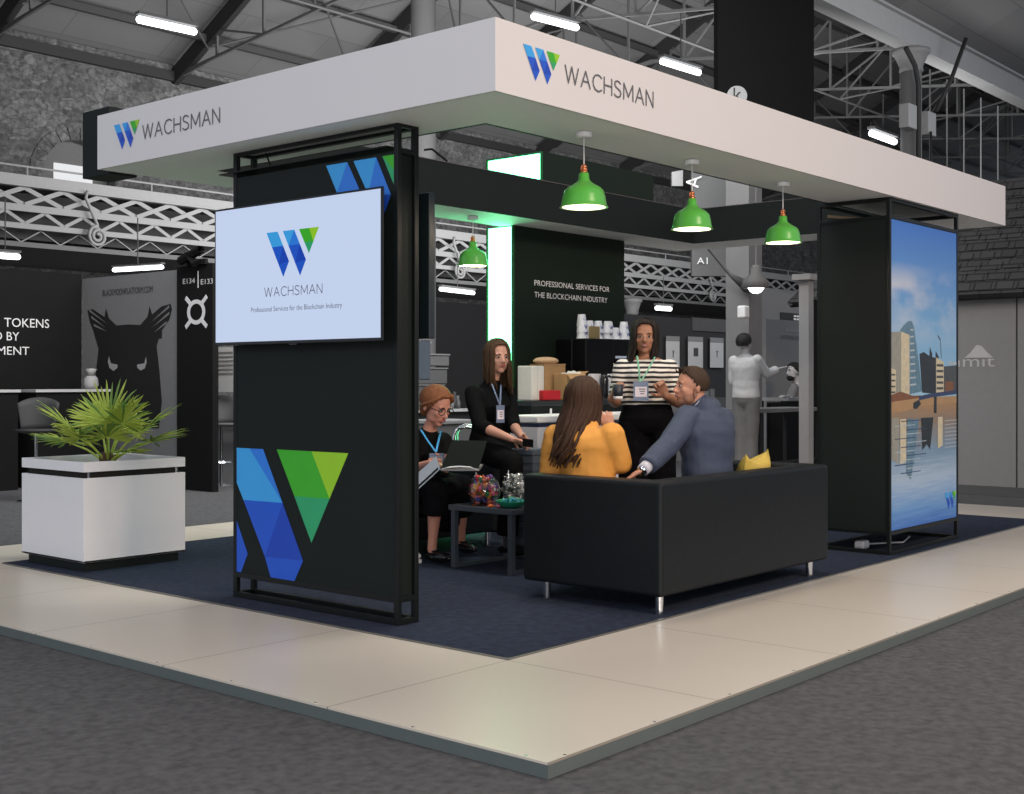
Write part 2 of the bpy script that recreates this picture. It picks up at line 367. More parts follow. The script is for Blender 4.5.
cr = nt.nodes.new('ShaderNodeValToRGB'); e = cr.color_ramp.elements
e[0].position = 0; e[0].color = srgb(62,112,190)+(1,); e[1].position = 1; e[1].color = srgb(165,132,95)+(1,)
for p_, c_ in ((.15,(100,150,205)),(.38,(168,190,212)),(.6,(120,150,175)),(.85,(140,125,110))): q = e.new(p_); q.color = srgb(*c_)+(1,)
mp = nt.nodes.new('ShaderNodeMapping'); mp.inputs['Scale'].default_value = (3,1,60); nt.links.new(tc.outputs['Object'], mp.inputs[0])
nz = nt.nodes.new('ShaderNodeTexNoise'); nz.inputs['Scale'].default_value = 1; nz.inputs['Detail'].default_value = 4; nt.links.new(mp.outputs[0], nz.inputs[0])
ad = nt.nodes.new('ShaderNodeMath'); ad.operation = 'MULTIPLY_ADD'; ad.inputs[1].default_value = .25; nt.links.new(nz.outputs['Fac'], ad.inputs[0]); nt.links.new(s2.outputs[2], ad.inputs[2])
sb = nt.nodes.new('ShaderNodeMath'); sb.operation = 'SUBTRACT'; sb.inputs[1].default_value = .12; nt.links.new(ad.outputs[0], sb.inputs[0]); nt.links.new(sb.outputs[0], cr.inputs[0])
nt.links.new(cr.outputs[0], b.inputs['Base Color']); b.inputs['Roughness'].default_value = .45
px0, px1 = TX0+.03, TX1-.03
m = MB(); m.box(px0,px1,TY0+.004,TY0+.008,1.04,2.298); pr = m.build('printed_sky', sky, tw)
m = MB(); m.box(px0,px1,TY0+.004,TY0+.008,.172,1.04); m.build('printed_water', wat, tw)
m = MB(); lay = [0]
def pp(ci, pts):
    m.cur = ci; lay[0] += 1; y = TY0+.0036-.00004*lay[0]; m.add([V(min(max(x,px0),px1),y,z) for x, z in pts], [tuple(range(len(pts)))])
PM = [pm('stone',(150,150,138)), pm('shade',(72,78,78)), pm('glass',(96,130,150), var=.5, scale=30), pm('cream',(205,195,165)), pm('brick',(125,82,55)), pm('quay',(172,138,98), var=.15, scale=8), pm('bridge',(52,66,100)), pm('dark',(40,48,52), var=.3, scale=20), pm('pale',(176,188,196))]
pp(0, [(px0,1.526),(8.36,1.535),(8.36,1.10),(px0,1.08)]); pp(3, [(8.36,1.535),(8.50,1.515),(8.50,1.10),(8.36,1.10)])
n = 12; dome = [(8.32+.0,1.535)]+[(8.43+.17*math.sin(a)-.0, 1.50+.125*math.cos(a)) for a in [(-.9+i*.23) for i in range(n)]]
pp(2, [(8.335,1.54),(8.40,1.58),(8.47,1.61),(8.54,1.615),(8.58,1.57),(8.61,1.47),(8.66,1.33),(8.72,1.12),(8.50,1.10),(8.50,1.515),(8.36,1.536)])
for k in range(9): z = 1.16+k*.048; w = .5*(1.60-z); pp(8, [(8.51,z),(8.56+.26*w,z+.004),(8.56+.26*w,z+.016),(8.51,z+.012)])
pp(3, [(px0,1.28),(8.27,1.27),(8.27,1.08),(px0,1.08)])
for k in range(4): z = 1.11+k*.04; pp(1, [(px0,z),(8.26,z),(8.26,z+.012),(px0,z+.012)])
pp(7, [(8.67,1.385),(8.75,1.40),(8.86,1.37),(8.97,1.36),(8.97,1.10),(8.72,1.11)]); pp(7, [(8.855,1.44),(8.90,1.39),(8.90,1.36),(8.85,1.36)]); pp(7, [(8.965,1.41),(9.02,1.37),(9.02,1.35),(8.96,1.35)])
pp(3, [(8.97,1.365),(9.115,1.332),(9.115,1.10),(8.97,1.10)])
for k in range(5): z = 1.13+k*.042; pp(1, [(8.98,z),(9.105,z),(9.105,z+.018),(8.98,z+.018)])
pp(1, [(9.115,1.30),(9.36,1.31),(9.36,1.12),(9.115,1.11)]); pp(4, [(9.14,1.19),(9.30,1.19),(9.30,1.11),(9.14,1.11)]); pp(8, [(9.2,1.335),(9.36,1.335),(9.36,1.315),(9.2,1.315)])
pp(1, [(9.045,1.50),(9.052,1.50),(9.075,1.36),(9.065,1.36)]); pp(1, [(9.0,1.52),(9.05,1.485),(9.055,1.50),(9.0,1.53)])
pp(4, [(px0,1.10),(8.35,1.12),(8.55,1.09),(8.7,1.09),(8.7,1.06),(px0,1.045)])
pp(5, [(px0,1.05),(8.72,1.075),(9.36,1.08),(9.36,1.03),(8.72,1.015),(8.45,.985),(px0,.975)])
pp(6, [(8.66,1.085),(8.9,1.105),(9.36,1.125),(9.36,1.095),(8.9,1.075),(8.66,1.055)]); pp(7, [(8.56,1.04),(8.66,1.06),(8.70,1.03),(8.62,.995),(8.56,1.0)]); pp(7, [(8.93,1.08),(8.98,1.08),(8.98,.96),(8.93,.96)])
# reflections printed on the water
pp(0, [(px0,.94),(8.32,.94),(8.32,.62),(px0,.66)]); pp(3, [(8.34,.93),(8.44,.93),(8.44,.63),(8.34,.62)]); pp(2, [(8.46,.93),(8.66,.92),(8.60,.72),(8.52,.50),(8.44,.55)]); pp(7, [(8.70,.93),(8.92,.93),(8.86,.70),(8.80,.74),(8.72,.70)]); pp(3, [(9.0,.93),(9.09,.93),(9.09,.72),(9.0,.70)])
for k in range(14):
    z = .52+k*.03; xx = 8.25+.1*(k%3); pp(6 if k%2 else 8, [(xx,z),(xx+.34,z+.003),(xx+.34,z+.008),(xx,z+.006)])
for k in range(8): z = .70+k*.028; pp(8, [(9.13,z),(9.36,z+.002),(9.36,z+.008),(9.13,z+.006)])
m.build('printed_buildings', PM, tw)
m = MB(); mark(m, V(9.135,TY0+.003,.367), RX, UP, .22, .0008); m.build('logo', LOGO, tw)
m = MB(); m.box(8.31,8.42,3.86,3.93,.009,.07); pb = m.build('power_adapter', M_white, bevel=.015, seg=3); tag(pb, 'small white plug adapter lying on the carpet under the display tower', 'adapter')
m = MB(); m.tube([V(8.42,3.9,.02),V(8.6,3.95,.015),V(8.85,3.8,.015),V(9.2,3.9,.015)], .006, 8); m.build('cord', M_white, pb)

# back wall with the backlit end and the raised header
M_glow = emat('backlit_mint', (.17,1.0,.42), 8.5)
M_greenedge = mat('green_edge', (.01,.10,.03), .5)
M_bwall = mat('green_black_panel', (.0095,.0175,.011), .6, var=.12, scale=3, spec=.2)
bw = thing('back_wall', 'black back wall with white slogan and a glowing mint light panel on its left end', 'wall panel', (8.46,6.6,0))
m = MB(); m.box(7.712,9.23,6.56,6.84,.009,ZU-.002); m.box(7.70,9.235,6.25,6.84,ZT+.006,3.0); m.box(7.712,9.23,6.56,6.69,ZU,ZT+.006)
m.build('panel', M_bwall, bw)
m = MB(); m.box(7.700,7.711,6.575,6.828,.02,ZU-.01); m.build('light_panel', M_glow, bw)
m = MB(); m.box(7.688,7.699,6.27,6.82,ZT+.02,2.985); m.build('light_panel', M_glow, bw)
m = MB()
m.box(7.690,7.7115,6.560,6.574,.01,ZU-.002); m.box(7.690,7.7115,6.829,6.845,.01,ZU-.002)
m.box(7.680,7.6995,6.255,6.269,ZT+.007,3.0); m.box(7.680,7.6995,6.821,6.84,ZT+.007,3.0); m.box(7.680,7.6995,6.269,6.821,2.986,3.0); m.box(7.680,7.6995,6.269,6.821,ZT+.007,ZT+.019)
m.build('edge_frame', M_greenedge, bw)
m = MB(); writing(m, 'PROFESSIONAL SERVICES FOR', V(7.96,6.558,1.975), RX, UP, width=1.04, height=.045); writing(m, 'THE BLOCKCHAIN INDUSTRY', V(7.96,6.558,1.878), RX, UP, width=1.01, height=.045)
m.build('slogan', M_letter, bw)

# pendant lamps
M_green = mat('green_enamel', (.10,.48,.06), .28, var=.04, coat=.4); M_in = mat('white_enamel', (.85,.85,.8), .4); M_bulb = emat('warm_bulb', (1,.82,.55), 14)
def pendant(label, loc, zt, zb, w):
    t = thing('pendant_lamp', label, 'lamp', (loc[0],loc[1],zb), 'green pendant lamps under the canopy')
    c = V(loc[0],loc[1],0); r = w/2; h = zt-zb
    zt += .026; h = zt-zb
    prof = [(.020,zt),(.025,zt-.004),(.027,zt-.18*h),(.034,zt-.25*h),(r*.46,zt-.34*h),(r*.68,zt-.42*h),(r*.82,zt-.52*h),(r*.89,zt-.68*h),(r*.94,zt-.88*h),(r*.97,zb+.006),(r*1.02,zb)]
    inn = [(p[0]-.004 if i else .018, p[1]-.003) for i, p in enumerate(prof)]; inn[-1] = (r*1.01,zb)
    m = MB(); m.lathe(c, prof+inn[::-1], 36, close=True); sh = m.build('lamp_shade', [M_green], t, smooth=True)
    m = MB(); li = [(p[0]-.003, p[1]-.002) for p in inn[2:-1]]; li2 = [(p[0]-.002, p[1]-.001) for p in li]
    m.lathe(c, li+li2[::-1], 36, close=True); m.build('inner_lining', M_in, sh, smooth=True)
    m = MB(); m.lathe(c, [(.019,zt-.002),(.019,zt+.008),(.013,zt+.011),(.013,zt+.024),(.016,zt+.027),(.014,zt+.037),(.005,zt+.042)], 20)
    for s in (-1,1): m.tube([c+V(s*.019,0,zt), c+V(s*.023,0,zt+.016), c+V(s*.020,0,zt+.034), c+V(0,0,zt+.042)], .0025, 6)
    m.build('copper_cap', M_copper, t, smooth=True)
    m = MB(); m.tube([c+V(0,0,zt+.04), c+V(0,0,ZU-.02)], .003, 8); m.build('cord', M_white, t)
    m = MB(); m.lathe(c, [(.042,ZU-.003),(.042,ZU-.024),(.036,ZU-.03),(.01,ZU-.032)], 24); m.build('ceiling_rose', M_white, t, smooth=False, bevel=.002)
    m = MB(); m.sph(c+V(0,0,zb+.055), .036, 18, 12); m.tube([c+V(0,0,zb+.08), c+V(0,0,zb+.12)], .015, 10); m.build('bulb', M_bulb, t, smooth=True)
    l = bpy.data.lights.new('pendant_light', 'POINT'); l.energy = 7; l.color = (1,.80,.58); l.shadow_soft_size = .03
    lo = bpy.data.objects.new('pendant_light', l); C.objects.link(lo); lo.location = (loc[0],loc[1],zb+.01)
pendant('green pendant lamp with copper cap, hanging nearest above the people, leftmost of front three', (5.041,3.83), 2.214, 2.066, .241)
pendant('green pendant lamp with copper cap, middle one of the three along the front soffit', (6.076,3.85), 2.200, 2.052, .236)
pendant('green pendant lamp with copper cap closest to the tower with the city print', (7.127,3.846), 2.205, 2.062, .236)
pendant('small far green pendant lamp beside the glowing mint light panel', (7.076,6.433), 2.225, 2.066, .236)

# planter with fan palm
pt = thing('planter_box', 'square white planter box with floating rim on black plinth, left of display wall', 'planter', (4.62,7.45,0))
m = MB(); m.box(4.225,4.90,7.09,7.78,.009,.066); m.build('plinth', M_black, pt)
x0,x1,y0,y1 = 4.195,5.0,7.06,7.815
x1 = 4.935
m = MB()
for a in ((x0,x1,y0,y0+.02),(x0,x1,y1-.02,y1),(x0,x0+.02,y0+.02,y1-.02),(x1-.02,x1,y0+.02,y1-.02)): m.box(*a,.066,.59)
m.box(x0,x1,y0,y1,.066,.08); m.build('box', M_white, pt, bevel=.002)
m = MB()
for a in ((x0,x1,y0,y0+.028),(x0,x1,y1-.028,y1),(x0,x0+.028,y0+.028,y1-.028),(x1-.028,x1,y0+.028,y1-.028)): m.box(*a,.628,.69)
m.build('rim', M_white, pt, bevel=.002)
m = MB(); m.box(x0+.03,x1-.03,y0+.03,y1-.03,.50,.625); m.build('soil', mat('dark_soil',(.012,.010,.008),.95,bump=.8), pt)
for sx_, sy_ in ((x0+.05,y0+.03),(x1-.05,y0+.03),(x0+.05,y1-.03),(x1-.05,y1-.03)):
    m = MB(); m.tube([V(sx_,sy_,.585),V(sx_,sy_,.632)], .012, 12); m.build('spacer', M_chrome, pt)
pa = thing('fan_palm', 'bushy green fan palm growing in the white planter box', 'palm', (4.56,7.38,.60))
M_leaf = mat('palm_leaf', (.38,.48,.07), .5, var=.4, scale=9); M_leaf2 = mat('palm_leaf_dark', (.15,.27,.05), .5, var=.35, scale=9)
M_stem = mat('palm_stem', (.22,.20,.08), .6, var=.3); M_trunk = mat('palm_fibre', (.10,.06,.03), .9, var=.5, bump=.8)
B0 = V(4.56,7.38,.60)
m = MB(); m.tube([B0+V(0,0,-.01),B0+V(0,0,.06),B0+V(0,0,.12)], [.055,.05,.03], 14)
for k in range(14):
    a = k*.9; m.tube([B0+V(math.cos(a)*.04,math.sin(a)*.04,.0),B0+V(math.cos(a)*.05,math.sin(a)*.05,.09+.02*(k%3))], [.014,.006], 6)
m.build('trunk', M_trunk, pa)
RTv, UPv, FWv = RT.copy(), V(0,0,1), FW.copy()
rnd = random.Random(3)
# fronds: (sideways, up, towards-away) tip of stalk, fan radius
FR = [(-.21,.24,-.05,.29),(.20,.22,.05,.30),(0,.27,.02,.31),(-.09,.26,.16,.26),(.11,.27,-.10,.25),(-.27,.12,.10,.26),(.27,.13,-.08,.27),(.06,.17,-.25,.22),(-.10,.16,-.23,.22),(.02,.2,.27,.25),(.18,.06,-.22,.17)]
for fi, (a, u, w, R) in enumerate(FR):
    tip = B0+V(0,0,.09)+RTv*a*1.12+UPv*u*.84+FWv*w*.9
    m = MB(); base = B0+V(0,0,.05); mid = (base+tip)/2+V(0,0,.02)
    m.tube([base, mid, tip], [.010,.007,.005], 6)
    d = (tip-mid).normalized(); side = d.cross(UPv+V(.01,0,0)).normalized(); nrm = side.cross(d).normalized()
    nb = 30
    for k in range(nb):
        th = -1.95+3.9*k/(nb-1)
        L = R*(1-.22*abs(th)/1.95)*rnd.uniform(.88,1.08); g = (d*math.cos(th)+side*math.sin(th)+nrm*rnd.uniform(-.10,.10)).normalized()
        q = g.cross(nrm).normalized(); w1 = .0095; droop = V(0,0,-1)*L*rnd.uniform(.0,.12)
        p0 = tip+g*.01; p1 = tip+g*L*.5; p2 = tip+g*L*.82+droop*.4; p3 = tip+g*L+droop; h = nrm*w1*.5
        vs = [p0-q*.002,p0+h*.3,p0+q*.002, p1-q*w1-h*.2,p1+h,p1+q*w1-h*.2, p2-q*w1*.6,p2+h*.4,p2+q*w1*.6, p3]
        m.cur = 1 if rnd.random() < .3 else 0
        m.add(vs, [(0,3,4,1),(1,4,5,2),(3,6,7,4),(4,7,8,5),(6,9,7),(7,9,8)])
    m.cur = 0
    m.build('frond', [M_leaf, M_leaf2], pa)

# the sofas
M_leather = mat('black_leather', (.006,.008,.0095), .5, var=.12, scale=5, bump=.12, bscale=25, spec=.28)
def sofa(label, x0, x1, y0, y1, arm, h, back_at_low_y=True):
    s = thing('sofa', label, 'sofa', ((x0+x1)/2,(y0+y1)/2,0), 'black sofas of the stand')
    by = (y0,y0+.16) if back_at_low_y else (y1-.16,y1)
    q = [(x0,y0),(x1,y0),(x1,y1),(x1-arm,y1),(x1-arm,y0+.16),(x0+arm,y0+.16),(x0+arm,y1),(x0,y1)]
    if not back_at_low_y: q = [(a,y0+y1-b_) for a, b_ in q][::-1]
    m = MB(); m.prism([V(a,b_,.10) for a, b_ in q], V(0,0,h-.10)); m.build('back_and_arms', M_leather, s, bevel=.022, seg=4)
    fy = (y0+.14,y1-.01) if back_at_low_y else (y0+.01,y1-.14)
    m = MB(); m.box(x0+arm-.01,x1-arm+.01,fy[0],fy[1],.11,.27); m.build('base', M_leather, s, bevel=.015)
    mid = (x0+x1)/2
    for a, b_ in ((x0+arm,mid),(mid,x1-arm)):
        m = MB(); m.box(a+.003,b_-.003,fy[0]+.03,fy[1],.27,.40); m.build('seat_cushion', M_leather, s, bevel=.035, seg=4)
    for x in (x0+.055,x1-.16):
        for y in (y0+.05,y1-.13):
            m = MB(); m.tube([V(x,y,.0085),V(x,y,.105)], .021, 18); m.build('leg', M_chrome, s, smooth=False)
    return s
sofa('black leather two-seat sofa with chrome legs, its back turned to the viewer in front', 5.31,7.15,3.545,4.46,.15,.683)
sofa('black leather sofa under the far canopy side, mostly hidden behind the seated women', 5.55,6.95,5.98,6.66,.14,.62,False)

# low table
M_table = mat('slate_grey_metal', (.045,.055,.07), .45, var=.08)
tb = thing('side_table', 'low slate grey square-legged table with sweet jars, left of front sofa', 'table', (6.06,5.23,0))
tx0,tx1,ty0,ty1 = 5.83,6.37,4.98,5.49
m = MB(); m.box(tx0-.012,tx1+.012,ty0-.012,ty1+.012,.375,.41); m.build('table_top', M_table, tb, bevel=.004)
for x in (tx0,tx1-.035):
    for y in (ty0,ty1-.035): m = MB(); m.box(x,x+.035,y,y+.035,.009,.375); m.build('leg', M_table, tb, bevel=.002)
for y in (ty0,ty1-.035): m = MB(); m.box(tx0+.035,tx1-.035,y+.005,y+.03,.009,.03); m.build('floor_rail', M_table, tb)
# sweets in glass bowls
M_glass = mat('clear_glass', (.95,.97,.97), .03, trans=1.0); 
CAND = [mat('candy_%s'%n, srgb(*c), .25, var=.05, coat=.5) for n, c in (('red',(200,30,45)),('yellow',(230,180,40)),('blue',(40,70,150)),('white',(225,225,225)),('green',(40,140,80)),('orange',(225,110,40)),('purple',(100,50,120)),('pink',(225,110,140)))]
M_silver = mat('silver_foil', (.75,.75,.72), .2, .9); M_silver2 = mat('silver_foil_dim', (.4,.43,.38), .3, .9)
def bowl(label, c, r, mats, nm, cat, hgt=1.0, n=150, cr=.017):
    t = thing(nm, label, cat, c); cc = V(*c)
    prof = [(.3*r,.0),(.75*r,.12*r*hgt),(r,.7*r*hgt),(.97*r,1.15*r*hgt),(.72*r,1.62*r*hgt),(.62*r,1.72*r*hgt)]
    inn = [(max(a-.004,.01), z+(.004 if i == 0 else 0)) for i, (a, z) in enumerate(prof)]
    m = MB(); m.lathe(cc, prof+inn[::-1], 28, close=True); m.build('glass_bowl', M_glass, t, smooth=True)
    rn = random.Random(5); m = MB()
    for k in range(n):
        z = rn.uniform(.15,1.72)*r*hgt; fr = z/(r*hgt); R = r*(.80 if .5 < fr < 1.2 else .60) - cr*.3
        a = rn.uniform(0,2*PI); q = R*math.sqrt(rn.uniform(.5,1)); p = cc+V(q*math.cos(a),q*math.sin(a),z)
        u = V(rn.gauss(0,1),rn.gauss(0,1),rn.gauss(0,1)).normalized(); w = u.orthogonal().normalized(); x = u.cross(w)
        m.cur = rn.randrange(len(mats)); m.ell(p, u*cr*1.3, w*cr*.8, x*cr*.8, 8, 5)
        if cr > .015: m.tube([p-u*cr*1.2,p-u*cr*2],[.003,.009],5,.3)
    m.cur = 0
    tag(m.build('sweets', mats, t, smooth=True), kind='stuff')
    return t
bowl('round glass jar of brightly coloured wrapped sweets on the low table', (5.935,5.30,.4105), .104, CAND, 'sweet_jar', 'jar')
bowl('round glass jar of silver foil sweets beside the coloured one', (6.235,5.30,.4105), .088, [M_silver,M_silver,M_silver2,CAND[3]], 'sweet_jar', 'jar', 1.15, 110)
rn = random.Random(9); m = MB(); c = V(5.92,5.06,.4105)
m.lathe(c, [(.03,0),(.075,.012),(.098,.04),(.10,.045),(.094,.045),(.07,.02),(.02,.008)], 24)
gb = m.build('candy_dish', mat('green_plastic',(.02,.28,.16),.3), smooth=True); tag(gb, 'shallow green dish of turquoise sweets in front of the silver sweet jar', 'dish')
m = MB()
for k in range(40):
    a = rn.uniform(0,2*PI); q = .075*math.sqrt(rn.random()); m.cur = k % 2; m.sph(c+V(q*math.cos(a),q*math.sin(a),.035+rn.uniform(0,.02)), .013, 8, 5)
m.cur = 0
tag(m.build('sweets', [mat('turquoise_candy',(.02,.22,.3),.3), CAND[4]], gb, smooth=True), kind='stuff')
for k, (dx, dy, ci, wd) in enumerate(((-.10,.14,7,'pink'),(-.055,.145,0,'red'),(-.13,.18,5,'orange'))):
    m = MB(); p = V(5.97+dx,5.05+dy-.07,.422); m.ell(p, V(.018,0,0),V(0,.012,0),V(0,0,.011),10,6); m.tube([p-V(.016,0,0),p-V(.03,0,0)],[.003,.009],6,.4); m.tube([p+V(.016,0,0),p+V(.03,0,0)],[.003,.009],6,.4)
    tag(m.build('wrapped_sweet', CAND[ci], smooth=True), 'loose %s wrapped sweet lying on the low table by the jars' % wd, 'sweet', 'loose sweets on the table')
# crates
M_crate = mat('smoky_plastic', (.085,.105,.13), .22, var=.2)
cr0 = at(531,472,8.45)
for k, lb in enumerate(('bottom','middle','top')):
    z0 = .009+k*.245; t = thing('storage_crate', 'dark smoky plastic storage crate, %s of the stack beside the front sofa' % lb, 'crate', (cr0.x,cr0.y,z0), 'stacked storage crates')
    m = MB(); hx, hy = .085, .085
    for a in ((-hx,hx,-hy,-hy+.008),(-hx,hx,hy-.008,hy),(-hx,-hx+.008,-hy+.008,hy-.008),(hx-.008,hx,-hy+.008,hy-.008)): m.box(cr0.x+a[0],cr0.x+a[1],cr0.y+a[2],cr0.y+a[3],z0,z0+.20)
    m.box(cr0.x-hx,cr0.x+hx,cr0.y-hy,cr0.y+hy,z0,z0+.006); m.build('body', M_crate, t, bevel=.002)
    m = MB(); m.box(cr0.x-hx-.01,cr0.x+hx+.01,cr0.y-hy-.01,cr0.y+hy+.01,z0+.2,z0+.243); m.build('lid', M_crate, t, bevel=.008)
    m = MB()
    for zz in (.05,.10,.15): m.box(cr0.x-hx-.006,cr0.x+hx+.006,cr0.y-hy-.006,cr0.y-hy,z0+zz,z0+zz+.01); m.box(cr0.x-hx-.006,cr0.x-hx,cr0.y-hy,cr0.y+hy,z0+zz,z0+zz+.01)
    m.build('rib', M_crate, t)
# yellow cushion, standing in the right corner of the sofa
M_yel = mat('yellow_weave', (.66,.48,.09), .8, var=.35, scale=70, bump=.6, bscale=120)
m = MB(); N = 14; vs = []; fs = []
cc = V(6.74,3.86,.535); ax = V(.95,.30,0).normalized(); az = V(-.05,-.25,1).normalized(); an = ax.cross(az).normalized()
for sd in (1,-1):
    o = len(vs)
    for j in range(N+1):
        for i in range(N+1):
            a = i/N*2-1; b2 = j/N*2-1; pin = 1-.26*(1-a*a)*abs(b2)**3; pin2 = 1-.16*(1-b2*b2)*abs(a)**3
            th = .075*((1-a**4)*(1-b2**4))**.6
            vs.append(cc+ax*a*.31*pin2+az*b2*.245*pin+an*sd*th)
    for j in range(N):
        for i in range(N):
            f = (o+j*(N+1)+i,o+j*(N+1)+i+1,o+(j+1)*(N+1)+i+1,o+(j+1)*(N+1)+i); fs.append(f if sd > 0 else f[::-1])
m.add(vs, fs); cu = m.build('cushion', M_yel, smooth=True); tag(cu, 'yellow woven cushion propped in the right corner of the front sofa', 'cushion')

# counter with its things
ct = thing('counter', 'black topped high counter standing against the black back wall', 'counter', (8.45,6.33,0))
m = MB(); m.box(7.40,9.18,6.13,6.555,.009,1.00); m.build('body', M_black, ct)
m = MB(); m.box(7.38,9.20,6.11,6.556,1.0,1.04); m.build('worktop', mat('black_worktop',(.015,.018,.018),.3), ct, bevel=.003)
fz = thing('white_cabinet', 'low white cabinet with pale lid standing in front of the black counter', 'cabinet', (7.9,5.95,0))
m = MB(); m.box(7.08,8.50,5.80,6.10,.009,.855); m.build('body', M_white, fz, bevel=.006)
m = MB(); m.box(7.07,8.51,5.79,6.105,.885,.94); m.build('lid', M_soffit, fz, bevel=.012, seg=3)
m = MB(); m.box(7.10,8.48,5.81,6.09,.855,.885); m.build('seal', mat('navy_rubber',(.02,.03,.08),.5), fz)
m = MB(); p = at(521,438,0); 
m.prism([V(7.13,5.7995,.69),V(7.25,5.7995,.69),V(7.19,5.7995,.80)], V(0,-.001,0)); m.box(7.15,7.25,5.7985,5.7995,.665,.678); m.build('warning_sticker', mat('pink_red_print',(.6,.12,.15)), fz)
m = MB(); m.tube([V(7.42,5.95,.94),V(7.42,5.95,.985)], .008, 8); tag(m.build('white_peg', M_white), 'tiny white upright peg standing on the lid of the white cabinet', 'peg')
# coffee machine
cm = thing('coffee_machine', 'large black coffee machine on the counter with paper cups on top', 'coffee machine', (8.36,6.33,1.04))
R_ = Matrix.Translation(V(8.46,6.33,0)) @ Matrix.Rotation(math.radians(-10), 4, 'Z')
m = MB(); m.box(-.26,.36,-.02,.18,1.041,1.54,R_); m.box(.061,.36,-.18,-.0201,1.36,1.54,R_); m.box(-.26,.06,-.19,-.0201,1.041,1.54,R_); m.build('body', mat('satin_black_machine',(.004,.004,.005),.45,spec=.18), cm, bevel=.012, seg=3)
m = MB(); m.box(.065,.36,-.20,-.03,1.041,1.085,R_); m.build('drip_tray', M_gloss, cm, bevel=.005)
m = MB()
for x in (.13,.26):
    m.tube([R_@V(x,-.10,1.36),R_@V(x,-.10,1.30)],.03,14); m.tube([R_@V(x,-.10,1.305),R_@V(x,-.24,1.30)],[.012,.016],10); m.tube([R_@V(x,-.10,1.30),R_@V(x,-.10,1.27)],.012,8)
m.tube([R_@V(.33,-.16,1.36),R_@V(.35,-.19,1.28),R_@V(.34,-.19,1.18)],.007,8); m.build('brew_head', M_chrome, cm, smooth=True)
m = MB(); m.box(.08,.34,-.183,-.18,1.38,1.40,R_); m.build('trim_strip', M_chrome, cm)
# cups, upside down, on the machine
M_cup = mat('white_paper_cup', (.80,.80,.82), .6, var=.02); M_cupblue = mat('blue_cup_print', (.05,.08,.3), .6)
def cup_proto():
    t = thing('paper_cup', '', 'cup', (0,0,0), 'paper cups on the coffee machine')
    m = MB(); m.lathe(V(0,0,0), [(.043,.0),(.045,.002),(.043,.005),(.031,.098),(.029,.099),(.028,.095),(.040,.003)], 22, close=True); m.lathe(V(0,0,0), [(.0005,.094),(.029,.094),(.029,.096),(.0005,.096)], 22)
    m.build('cup_body', M_cup, t, smooth=False)
    m = MB()
    for a0 in (-.22,.0,.22):
        pass
    o = V(-.5,-.86,0)
    m.tube([V(-.020,-.036,.062),V(-.012,-.040,.030),V(-.004,-.041,.055),V(.004,-.041,.030),V(.012,-.040,.062)], .0025, 5); m.build('cup_mark', M_cupblue, t)
    return t
cp0 = cup_proto(); first = True
cups = [(-.215,-.10,0,'at the left end of the front row'),(-.215,-.10,1,'second layer at the left end'),(-.15,-.02,0,'behind the brown card'),(-.15,-.02,1,'behind the brown card, second layer'),(-.15,-.02,2,'highest of all, above the brown card'),
 (-.09,-.05,0,'third from the left, bottom'),(-.09,-.05,1,'third from the left, upper'),(0,-.06,0,'middle of the row, bottom'),(0,-.06,1,'middle of the row, upper'),(.09,-.08,0,'right of the middle, bottom'),(.09,-.08,1,'right of the middle, upper'),
 (.18,-.08,0,'second from the right, bottom'),(.18,.0,1,'second from the right, upper'),(.27,-.10,0,'at the right end by the woman, bottom'),(.27,-.09,1,'at the right end by the woman, upper')]
for dx, dy, k, lb in cups:
    o = cp0 if first else copy_tree(cp0); first = False
    p = R_@V(dx,dy,1.541+k*.052); o.location = p; o['label'] = 'upturned white paper cup on the coffee machine, '+lb
m = MB(); m.box(-.20,-.09,-.175,-.16,1.541,1.64,R_); tag(m.build('brown_card', mat('brown_card',(.26,.19,.08),.8), bevel=.002), 'small brown card standing before the cups on the coffee machine', 'card')
# boxes and bits on the counter
M_kraft = mat('kraft_card', (.42,.25,.11), .85, var=.15, scale=18); M_nap = mat('white_paper', (.66,.66,.60), .8, var=.06)
def carton(label, c, sx_, sy_, sz, rz, flaps=True, lidm=None):
    t = thing('cardboard_box', label, 'box', c, 'cardboard boxes on the counter'); T = Matrix.Translation(V(*c)) @ Matrix.Rotation(rz, 4, 'Z')
    m = MB(); th = .006
    for a in ((-sx_,sx_,-sy_,-sy_+th),(-sx_,sx_,sy_-th,sy_),(-sx_,-sx_+th,-sy_+th,sy_-th),(sx_-th,sx_,-sy_+th,sy_-th)): m.box(*a,0,sz,T)
    m.box(-sx_,sx_,-sy_,sy_,0,th,T); m.build('box', M_kraft, t)
    m = MB()
    if flaps:
        m.add([T@p for p in (V(-sx_,-sy_,sz),V(sx_,-sy_,sz),V(sx_*.9,-sy_-.05,sz-.05),V(-sx_*.9,-sy_-.05,sz-.05))],[(0,1,2,3)])
        m.add([T@p for p in (V(sx_,-sy_,sz),V(sx_,sy_,sz),V(sx_+.05,sy_*.9,sz+.02),V(sx_+.05,-sy_*.9,sz+.02))],[(0,1,2,3)])
        m.build('flap', M_kraft, t)
    else:
        m.box(-sx_-.003,sx_+.003,-sy_-.003,sy_+.003,sz,sz+.01,T); m.build('lid', M_kraft, t)
    return t
carton('large brown cardboard box standing left on the counter, a wrapped bundle on top', (7.965,6.42,1.041), .11,.09,.28,-.2,False)
carton('open brown cardboard box stuffed with white paper in front of the bigger box', (7.99,6.215,1.041), .105,.07,.21,-.15)
m = MB(); rn = random.Random(4)
for k in range(22): 
    p = V(7.99+rn.uniform(-.08,.08),6.21+rn.uniform(-.05,.05),1.235+rn.uniform(0,.025)); m.ell(p, V(.025,.005,.01),V(-.004,.02,.006),V(0,.004,.012),8,5)
